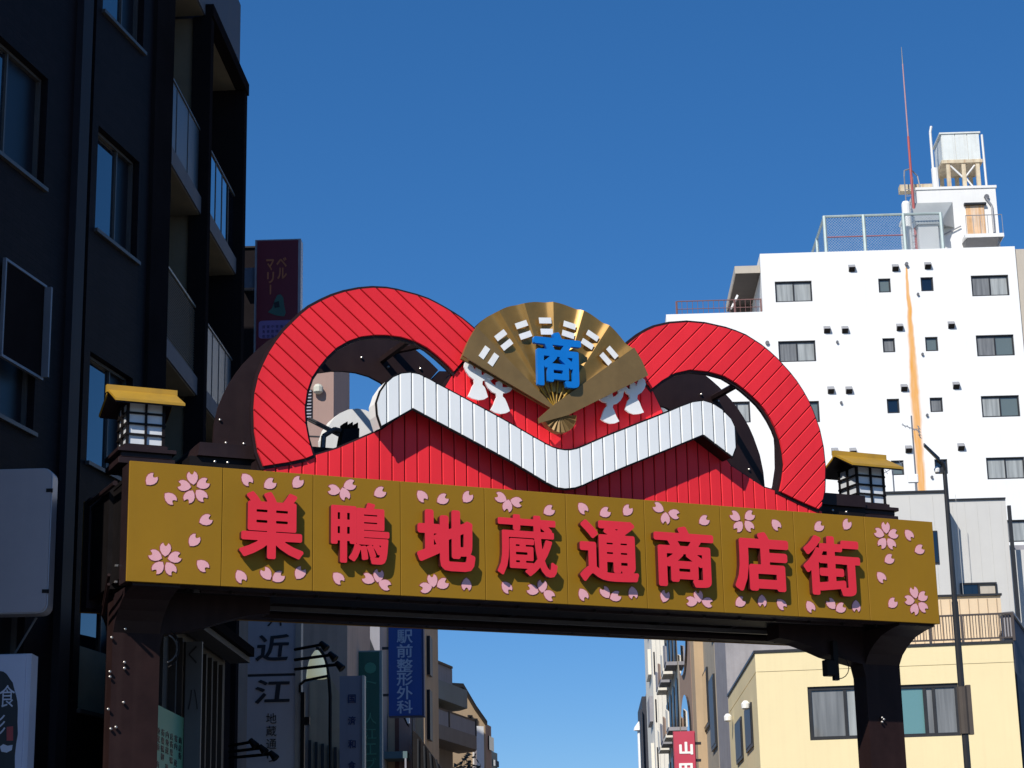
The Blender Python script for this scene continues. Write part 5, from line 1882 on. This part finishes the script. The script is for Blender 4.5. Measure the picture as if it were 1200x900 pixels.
MB().box(a - .08, b + .06, VT - .05, VT + 1.95, c - .16, c - .002).build('stand_frame', M_STAND, tk)
for x in (a + .22, (a + b) / 2 + .05, b - .18):
    for v in (VT, VT + 1.7):
        MB().box(x - .09, x + .09, v, v + .16, pz_ + .12, c - .16).build('leg', M_STAND, tk)
zm = (pz_ + .12 + c) / 2
for p, q in (((a + .3, c - .2), ((a + b) / 2, zm)), (((a + b) / 2 + .1, zm), (b - .3, pz_ + .25)), ((b - .3, c - .25), ((a + b) / 2 + .1, zm))):
    MB().tube((p[0], VT + .08, p[1]), (q[0], VT + .08, q[1]), .05, 5).build('brace', M_WSIDE, tk)
p = FW.uw(1148, 158, VT); q = FW.uw(1155, 221, VT)
MB().tube((p[0] + .1, VT, p[1]), (p[0] + .12, VT, pz_ + .1), .055, 6).build('overflow_pipe', M_WSIDE, tk)
zz = FW.w(1098, 146, VT)
MB().path([(a - .38, VT + .2, pz_ + .1), (a - .38, VT + .2, pz_ + 1.5)], .16, 8).path([(a - .45, VT + .2, pz_ + 1.4), (a - .45, VT + .2, zz - .3), (a - .38, VT + .2, zz)], .06, 6).build('riser_pipe', M_WSIDE, tk)
MB().box(a - 2.2, a - .7, V1 + .4, V1 + .9, pz_ + .13, pz_ + .45).build('pump_box', M_STAND, tk)

an = thing('radio_mast', FW, 'thin red and white radio mast on the roof of the white block', 'mast')
p = FW.uw(1058.5, 55, 1.8)
m0 = FW.u(1070, 235, 1.8)
zs_ = [z_roof - .3, FW.w(1064, 160, 1.8), FW.w(1063, 148, 1.8), FW.w(1060, 75, 1.8), p[1]]
M_MR = mat('mast_red', (0.42, 0.08, 0.07), .5)
M_MW = mat('mast_white', (0.42, 0.24, 0.26), .5)
MB().tube((m0, 1.8, zs_[0]), (m0, 1.8, zs_[1]), .07, 8, .055).build('lower_pole', M_MR, an)
MB().tube((m0, 1.8, zs_[1]), (m0, 1.8, zs_[3]), .038, 8, .03).build('upper_pole', M_MW, an)
MB().tube((m0, 1.8, zs_[3]), (m0, 1.8, zs_[4]), .028, 6, .012).build('tip', M_VENT, an)

# ================================================================ YELLOW BUILDING AND ITS NEIGHBOURS (right)
M_YEL = mat('cream_yellow_render', (0.86, 0.72, 0.42), .85, 0, .035, .6, streak=.10, dirt=(.55, .43, .24), bump=.08)
M_BW = mat('beige_wall', (0.72, 0.56, 0.38), .85, 0, .04, .8, streak=.12, dirt=(.5, .38, .26))
Y = Frame.at(884.5, 765.5, 48, 98.4)
YS = Frame(Y.O, 181.4)
yz = Y.w(884.5, 765.5)
yR = Y.u(1190, 800)
yb = thing('yellow_building', Y, 'cream yellow building with dark framed windows behind the right column', 'building')
c1 = Y.pt(0, 0, 0)
farL = YS.pt(YS.u(853, 814.5), 0, 0)
inv = Y.mat().inverted()
back = inv @ farL
foot = [(0.0, .20), (yR, .20), (yR, 9), (back.x, back.y)]
hls = []
for x0, y0, x1, y1 in ((946, 805, 1014, 865.5), (1046, 803, 1127, 862)):
    a, d = Y.uw(x0, y0); b, c = Y.uw(x1, y1)
    hls.append((a, c, b, d))
    hls.append((a, c - 3.0, b, d - 3.0))
zg = Y.w(884.5, 788)
mb = MB()
wall_holes(mb, 0, yR, 0, zg - .012, hls, .12)
wall_holes(mb, 0, yR, zg + .012, yz, [], .12)
mb.add([(0, .012, zg - .02), (yR, .012, zg - .02), (yR, .012, zg + .02), (0, .012, zg + .02)], [(0, 1, 2, 3)])
mb.build('wall', M_YEL, yb)
MB().prism([(0.001, .13), (yR - .001, .13), (yR - .001, 9), (back.x + .16, back.y)], 0, yz - .05, axis='w').build('body', M_YEL, yb)
for h in hls:
    pn = [M_CURT, M_CURTW] if h[0] < 2.5 else [M_TEALG, M_CURT, M_CURT]
    window(yb, h, .11, M_DKFR, pn, split=(.68,) if h[0] < 2.5 else (.48, .62), fw=.085)
MB().box(-.03, yR + .03, -.03, .14, yz + .001, yz + .06).build('coping', M_DKFR, yb)
# its street side, with its own groove, windows and lamps
relY = inv @ YS.mat()


def ypart(mb, name, m, parent=None):
    mb.v = [tuple(relY @ Vector(v)) for v in mb.v]
    return mb.build(name, m, parent or yb)


ulen = YS.u(853, 814.5)
ypart(MB().box(ulen, 0, 0.0, .1, 0, zg - .012).box(ulen, 0, 0, .1, zg + .012, yz - .002).box(ulen, -.002, .012, .098, zg - .013, zg + .013), 'street_wall', M_YEL)
ypart(MB().box(ulen, -.01, -.03, .12, yz + .002, yz + .06), 'coping', M_DKFR)
for x0, y0, x1, y1 in ((863, 838, 870.5, 890), (875, 820, 883, 875)):
    a, b = YS.u(x0, 860), YS.u(x1, 860)
    z1, z0 = YS.w(x1, y0), YS.w(x1, y1)
    fo = ypart(MB().box(a, b, -.04, -.002, z0, z1), 'window', M_DKFR)
    ypart(MB().box(a + .1, b - .1, -.052, -.042, z0 + .08, z1 - .08), 'pane', M_GLASSD, fo)
for x, y in ((859, 839), (880.5, 824)):
    u, w_ = YS.uw(x, y)
    ypart(MB().lathe((u, -.14, w_ - .15), [(.05, 0), (.10, .03), (.11, .14), (.05, .21)], 10), 'wall_lamp', M_WHITE)
# roof railing
rl = thing('roof_railing', Y, 'dark brown bar railing along the roof edge of the yellow building', 'railing')
M_RB = mat('dark_brown_railing', (0.06, 0.045, 0.04), .5)
ra, rb_ = Y.u(1035, 740), Y.u(1188.5, 740)
zt_, zl_ = Y.w(1186, 717), yz + .12
MB().box(ra, rb_, .04, .09, zt_ - .04, zt_).build('top_rail', M_RB, rl)
MB().box(ra, rb_, .045, .085, zl_, zl_ + .035).build('bottom_rail', M_RB, rl)
n = 44
for k in range(n):
    x = ra + (rb_ - ra) * (k + .5) / n
    MB().box(x - .009, x + .009, .055, .075, zl_ + .035, zt_ - .04).build('bar', M_RB, rl)
for x in (1090, 1128, 1188):
    u = Y.u(x, 740)
    MB().box(u - .03, u + .03, .03, .10, yz + .06, zt_).build('post', M_RB, rl)
MB().box(Y.u(1176, 735), Y.u(1187, 735), .12, .16, yz + .06, zt_ - .05).build('white_panel', M_PALEB, rl)
MB().box(rb_ - .03, rb_ + .02, .1, 5.5, zt_ - .04, zt_).build('side_rail', M_RB, rl)
for k in range(20):
    MB().box(rb_ - .015, rb_ + .005, .2 + k * .26, .22 + k * .26, yz + .06, zt_ - .04).build('bar', M_RB, rl)
# beige terrace wall behind it
YB = Frame.at(1100, 730, 51.0, 92.5)
bt = building('beige_terrace_house', YB, YB.u(1010, 730), YB.u(1174, 720), 2.2, YB.w(1100, 700), M_BW, 'beige terrace wall behind the brown roof railing')
MB().box(YB.u(1010, 730), YB.u(1175.5, 720), -.06, 2.25, YB.w(1100, 700), YB.w(1100, 697.5)).build('coping', M_DKFR, bt)
for k in range(11):
    x = YB.u(1060 + k * 11, 730)
    MB().box(x - .01, x + .01, -.012, .0, 3, YB.w(1100, 703)).build('cladding_joint', mat('joint_beige', (.40, .30, .2), .8), bt)
# navy side structure at the far right
NV = Frame.at(1189, 760, 48.6, 40)
t = thing('navy_shed', NV, 'dark navy lean-to roof at the right edge beside the yellow building', 'shed')
p = NV.uw(1189, 720); q = NV.uw(1215, 760)
MB().prism([(0, 0), (q[0], 0), (q[0], q[1]), (0, p[1])], 0, .3).build('wall', mat('navy_metal', (0.035, 0.045, 0.075), .5, .2, .1, 1), t)
MB().hexa([(-.02, -.05, p[1]), (q[0], -.05, q[1]), (q[0], .35, q[1]), (-.02, .35, p[1]), (-.02, -.05, p[1] + .06), (q[0], -.05, q[1] + .06), (q[0], .35, q[1] + .06), (-.02, .35, p[1] + .06)]).build('roof_edge', M_VENTL, t)

# grey metal clad houses
M_GM = mat('grey_metal_cladding', (0.60, 0.585, 0.55), .6, 0, .04, .7, streak=.12, dirt=(.48, .47, .46))
G1 = Frame.at(1108, 577, 54.0, 92.0)
g1 = building('grey_house', G1, G1.u(1015, 600), 0, 6, G1.w(1108, 577), M_GM, 'light grey clad house right behind the gate sign end, carrying TV aerials', cat='house')
MB().box(G1.u(1015, 600), .05, -.05, 6, G1.w(1108, 577) + .001, G1.w(1108, 574.5)).build('roof_edge', M_DKFR, g1)
MB().box(-.02, .05, -.04, .05, 0, G1.w(1108, 577)).build('corner_trim', M_DKFR, g1)
a, c = G1.uw(1093, 661); b, d = G1.uw(1098, 622)
wo = MB().box(a, b, -.03, -.002, c, d).build('window', M_DKFR, g1)
MB().box(a + .02, b - .02, -.04, -.031, c + .04, d - .04).build('pane', M_GLASSB, wo)
x_ = G1.u(1015, 600)
for k in range(4):
    MB().box(x_ + .55 + k * .62, x_ + .56 + k * .62, -.008, .0, 0, G1.w(1108, 580)).build('cladding_joint', mat('joint_grey', (.53, .52, .49), .7), g1)
G2 = Frame.at(1178, 584, 54.9, 92.0)
gR = 0
g2 = building('grey_house', G2, G2.u(1109, 584), 0, 6, G2.w(1178, 585), M_GM, 'taller light grey clad house behind the railing, left of the dark drain pipe', cat='house')
MB().box(G2.u(1109, 584), .0, -.05, 6, G2.w(1178, 585) + .001, G2.w(1178, 583.2)).build('roof_edge', M_DKFR, g2)
a, c = G2.uw(1126, 699); b, d = G2.uw(1167.5, 682.5)
window(g2, (a, c, b, d), -.002, M_DKFR, [M_GLASSB, M_BEI2], split=(.5,), fw=.05)
MB().box(.03, .12, -.08, .02, 0, G2.w(1178, 593)).build('drain_pipe', M_DKFR, g2)
MB().box(0.002, 1.6, .6, 5, 0, G2.w(1178, 640)).build('rear_wing', M_GM, g2)
for k in range(5):
    x = -1.45 + k * .33
    MB().box(x, x + .008, -.006, 0, 0, G2.w(1178, 588)).build('cladding_joint', MATS['joint_grey'], g2)

# TV aerials
M_AE = mat('aerial_grey', (0.25, 0.26, 0.28), .5, .4)


def aerial(x, y0, y1, els, label, D=1.5):
    t = thing('tv_aerial', G1, label, 'aerial', None)
    u = G1.u(x, y1, D)
    z1 = G1.w(x, y0, D)
    MB().tube((u, D, G1.w(1108, 577)), (u, D, z1), .022, 5).build('mast', M_AE, t)
    for (dx0, dz0, dx1, dz1) in els:
        MB().tube((u + dx0, D, z1 + dz0), (u + dx1, D, z1 + dz1), .014, 4).build('boom', M_AE, t)
        for k in range(4):
            f = (k + .5) / 4
            cx, cz = u + dx0 + (dx1 - dx0) * f, z1 + dz0 + (dz1 - dz0) * f
            MB().tube((cx, D - .25, cz - .12), (cx, D + .25, cz + .12), .008, 4).build('element', M_AE, t)
    return t


aerial(1074, 487, 570, [(-.28, -.25, .2, -.45), (.18, -.3, .2, -.65)], 'taller TV aerial on the light grey house, in front of the rust streak')
aerial(1048, 548, 578, [(-.25, -.15, .3, .15)], 'shorter TV aerial on the light grey house beside the right lantern')
t = thing('satellite_box', G1, 'small white antenna box on the roof of the light grey house', 'antenna')
u, w_ = G1.uw(1071, 562, 1.4)
MB().box(u - .17, u + .12, 1.35, 1.42, w_ - .1, w_ + .15).build('panel', M_WHITE, t, bevel=.02)
MB().box(u + .02, u + .06, 1.38, 1.44, G1.w(1108, 577), w_ - .09).build('stand', M_AE, t)

# street light with curved arm
PL = Frame.at(1120, 720, 40, 91.5)
sl = thing('street_light', PL, 'tall dark street light pole with a short arm in front of the white block', 'street light')
u0 = PL.u(1120, 720)
zt_ = PL.w(1107, 548)
MB().tube((u0, 0, 0), (u0, 0, zt_ - 2.7), .075, 10, .065).tube((u0, 0, zt_ - 2.7), (u0, 0, zt_), .055, 10, .045).build('pole', M_DKFR, sl)
MB().tube((u0, 0, PL.w(1126, 805)), (u0, 0, PL.w(1132, 860)), .10, 10).build('pole_sleeve', M_SOF, sl)
MB().box(u0 + .08, u0 + .17, -.04, .06, PL.w(1132, 861), PL.w(1126, 803)).build('control_box', M_SOF, sl)
mb = MB().path([(u0, 0, zt_ - .05), (u0 - .04, -.05, zt_ + .08), (u0 - .16, -.1, zt_ + .14)], .05, 8)
mb.build('bend', M_DKFR, sl)
p = PL.uw(1078, 528)
mb = MB().hexa([(p[0], -.55, p[1] - .03), (u0 - .10, -.16, zt_ + .08), (u0 - .10, -.06, zt_ + .08), (p[0], -.43, p[1] - .03), (p[0], -.53, p[1] + .04), (u0 - .10, -.15, zt_ + .18), (u0 - .10, -.07, zt_ + .18), (p[0], -.45, p[1] + .04)])
mb.build('lamp_head', M_DKFR, sl, bevel=.01)
MB().box(u0 - .10, u0 - .03, -.06, .04, zt_ - .12, zt_ + .02).build('clamp', M_DKFR, sl)
MB().lathe((u0 - .16, -.05, zt_ - .10), [(.05, 0), (.06, .06), (.02, .12)], 8).build('photocell', M_WHITE, sl)

# ---------------------------------------------------------------- right row, seen past the gate
RS = YS


def face_box(x0, x1, zt, m, name, label, v0=0.0, dep=9, cat='building'):
    """building on the right street line between two photo columns"""
    fr = Frame(RS.pt(RS.u(x1, 820, v0), v0, 0), 181.4)
    t = thing(name, fr, label, cat)
    ln = RS.u(x1, 820, v0) - RS.u(x0, 820, v0)
    MB().box(-ln, -.02, 0, dep, 0, zt).build('wall', m, t)
    return t, fr, ln


M_CONC = mat('grey_concrete', (0.30, 0.29, 0.31), .85, 0, .15, 1.5, streak=.3, dirt=(.18, .17, .18), bump=.2)
M_BG2 = mat('grey_beige_tiles', (0.42, 0.36, 0.27), .8, 0, .08, 1, streak=.2)
M_CRM = mat('cream_white_render', (0.78, 0.73, 0.63), .8, 0, .05, .8, streak=.12)
M_TB = mat('tan_brown_render', (0.38, 0.25, 0.17), .85, 0, .08, 1, streak=.15)
M_BLK2 = mat('charcoal_cladding', (0.03, 0.032, 0.045), .6)
t, fr, ln = face_box(840, 853, 12.2, M_CONC, 'concrete_building', 'grey concrete building next beyond the yellow one')
MB().box(-ln, -.1, -.5, -.01, 11.3, 11.9).build('ledge', M_CONC, t)
t, fr, ln = face_box(816, 839.5, 13.2, M_BG2, 'tiled_building', 'grey beige building with big blue reflecting windows on the street side')
for (x0, x1, y0, y1) in ((822.5, 831.5, 800, 862), (834, 839, 800, 880), (820, 833, 715, 745)):
    a, b = fr.u(x0, 830), fr.u(x1, 830)
    z0, z1 = fr.w(x0, y1), fr.w(x0, y0)
    fo = MB().box(a - .1, b + .1, -.06, -.002, z0 - .1, z1 + .1).build('window', M_DKFR, t)
    MB().box(a, b, -.075, -.062, z0, z1).build('pane', M_GLASSB if x0 != 834 else M_FROST, fo)
for k in range(6):
    MB().box(-ln + 1 + k * 1.6, -ln + 1.2 + k * 1.6, -.25, -.01, 0, 6.4).build('pilaster', M_BG2, t)
t, fr, ln = face_box(811.5, 815.5, 15, M_OR, 'slim_building', 'slim cream edge of a building beside the red vertical sign', v0=-.3)
t, fr, ln = face_box(797, 811, 15.5, M_TB, 'brown_arched_building', 'tan brown building with a rounded dark window above the red sign')
for zc in (4.5, 9.0, 13.0):
    pts = [(-ln * .5 + ln * .38 * math.cos(rad(k * 12)), zc + 1.6 * math.sin(rad(k * 12))) for k in range(30)]
    MB().prism(pts, -.08, -.01).build('window', M_GLASSB, t)
t, fr, ln = face_box(781, 796.5, 16.5, M_BG2, 'balcony_flats', 'grey beige flats with stacked slanting balconies left of the red sign')
for k in range(6):
    z = 2.0 + k * 2.6
    for j in range(4):
        a = -ln + ln * (j + .10) / 4
        b = -ln + ln * (j + .78) / 4
        so = MB().box(a, b, -.45, -.01, z, z + .14).build('balcony_slab', M_CONC if j % 2 else M_CRM, t)
        MB().hexa([(a, -.47, z + .14), (b, -.47, z + .14), (b, -.41, z + .14), (a, -.41, z + .14), (a, -.47, z + 1.05), (b, -.47, z + .75), (b, -.41, z + .75), (a, -.41, z + 1.05)]).build('balcony_wall', (M_CRM, M_CONC, M_TB)[(j + k) % 3], so)
        MB().box(a + .2, b - .2, -.05, -.012, z + .15, z + 2.1).build('window', M_GLASSD, t)
fr = Frame.at(781.5, 830, 100, 91.5)
t = building('cream_tower', fr, fr.u(766.5, 830), 0, 10, 18.5, M_CRM, 'tall slim cream white building at the right side of the sky gap')
x_ = fr.u(766.5, 830)
for k in range(7):
    z = 3.0 + k * 2.3
    MB().box(x_ - .16, x_ - .005, 1.5, 4.5, z, z + 1.25).build('balcony', M_CRM if k % 2 else M_CONC, t)
    MB().box(x_ + .06, x_ + .12, -.03, -.004, z - .2, z + .9).build('window', M_GLASSD, t)
for x in (.30, .62):
    MB().box(x_ + (0 - x_) * x, x_ + (0 - x_) * x + .02, -.015, 0, 0, 18.4).build('joint', MATS['joint_grey'] if 'joint_grey' in MATS else M_CONC, t)
fr = Frame.at(766, 830, 112, 91.5)
t = building('charcoal_building', fr, fr.u(752.5, 830), 0, 8, fr.w(758, 816), M_BLK2, 'narrow charcoal building at the right edge of the sky gap')
MB().box(fr.u(763, 830) - .1, .1, .5, 6, fr.w(758, 816), fr.w(765, 802)).build('roof_room', M_CONC, t)
MB().box(fr.u(751, 860), fr.u(753, 860), -.3, -.01, 0, fr.w(751, 832)).build('sign_strip', M_BLK2, t)
for k in range(5):
    MB().box(-.35, -.1, -.05, -.005, fr.w(760, 890) + 1.8 - k * 1.5, fr.w(760, 890) + 2.8 - k * 1.5).build('window', M_GREENG, t)
fr = Frame.at(750, 870, 118, 91.5)
t = thing('street_lamp', fr, 'distant white lamp post right of the sky gap', 'lamp post')
MB().tube((0, 0, 0), (0, 0, fr.w(750, 856)), .13, 8).build('pole', M_WHITE, t)
MB().lathe((0, 0, fr.w(750, 857)), [(.05, 0), (.34, .05), (.30, .22), (.05, .55)], 8).build('lamp_head', M_WHITE, t)

# red vertical sign
S10 = Frame.at(803, 880, 52, 91.5)
t = thing('vertical_sign', S10, 'red vertical sign with white characters on the right side of the street', 'sign')
M_CRS = mat('crimson_sign', (0.52, 0.05, 0.09), .5, 0, .04, 2)
MB().box(S10.u(790.5, 880), S10.u(814.5, 880), 0, .05, S10.w(803, 1020), S10.w(803, 857.5)).build('face', M_CRS, t)
MB().box(S10.u(789.8, 880), S10.u(815.5, 880), .051, .3, S10.w(803, 1021), S10.w(803, 856.5)).build('case', mat('crimson_case', (0.40, 0.06, 0.09), .5), t)
chars(t, S10, '山田', 796, 812, (877, 902), 15, M_WHITE, .045)
for y in (872, 892):
    MB().box(S10.u(815, y), S10.u(822, y), .1, .2, S10.w(815, y), S10.w(815, y - 3)).build('bracket', M_DKFR, t)
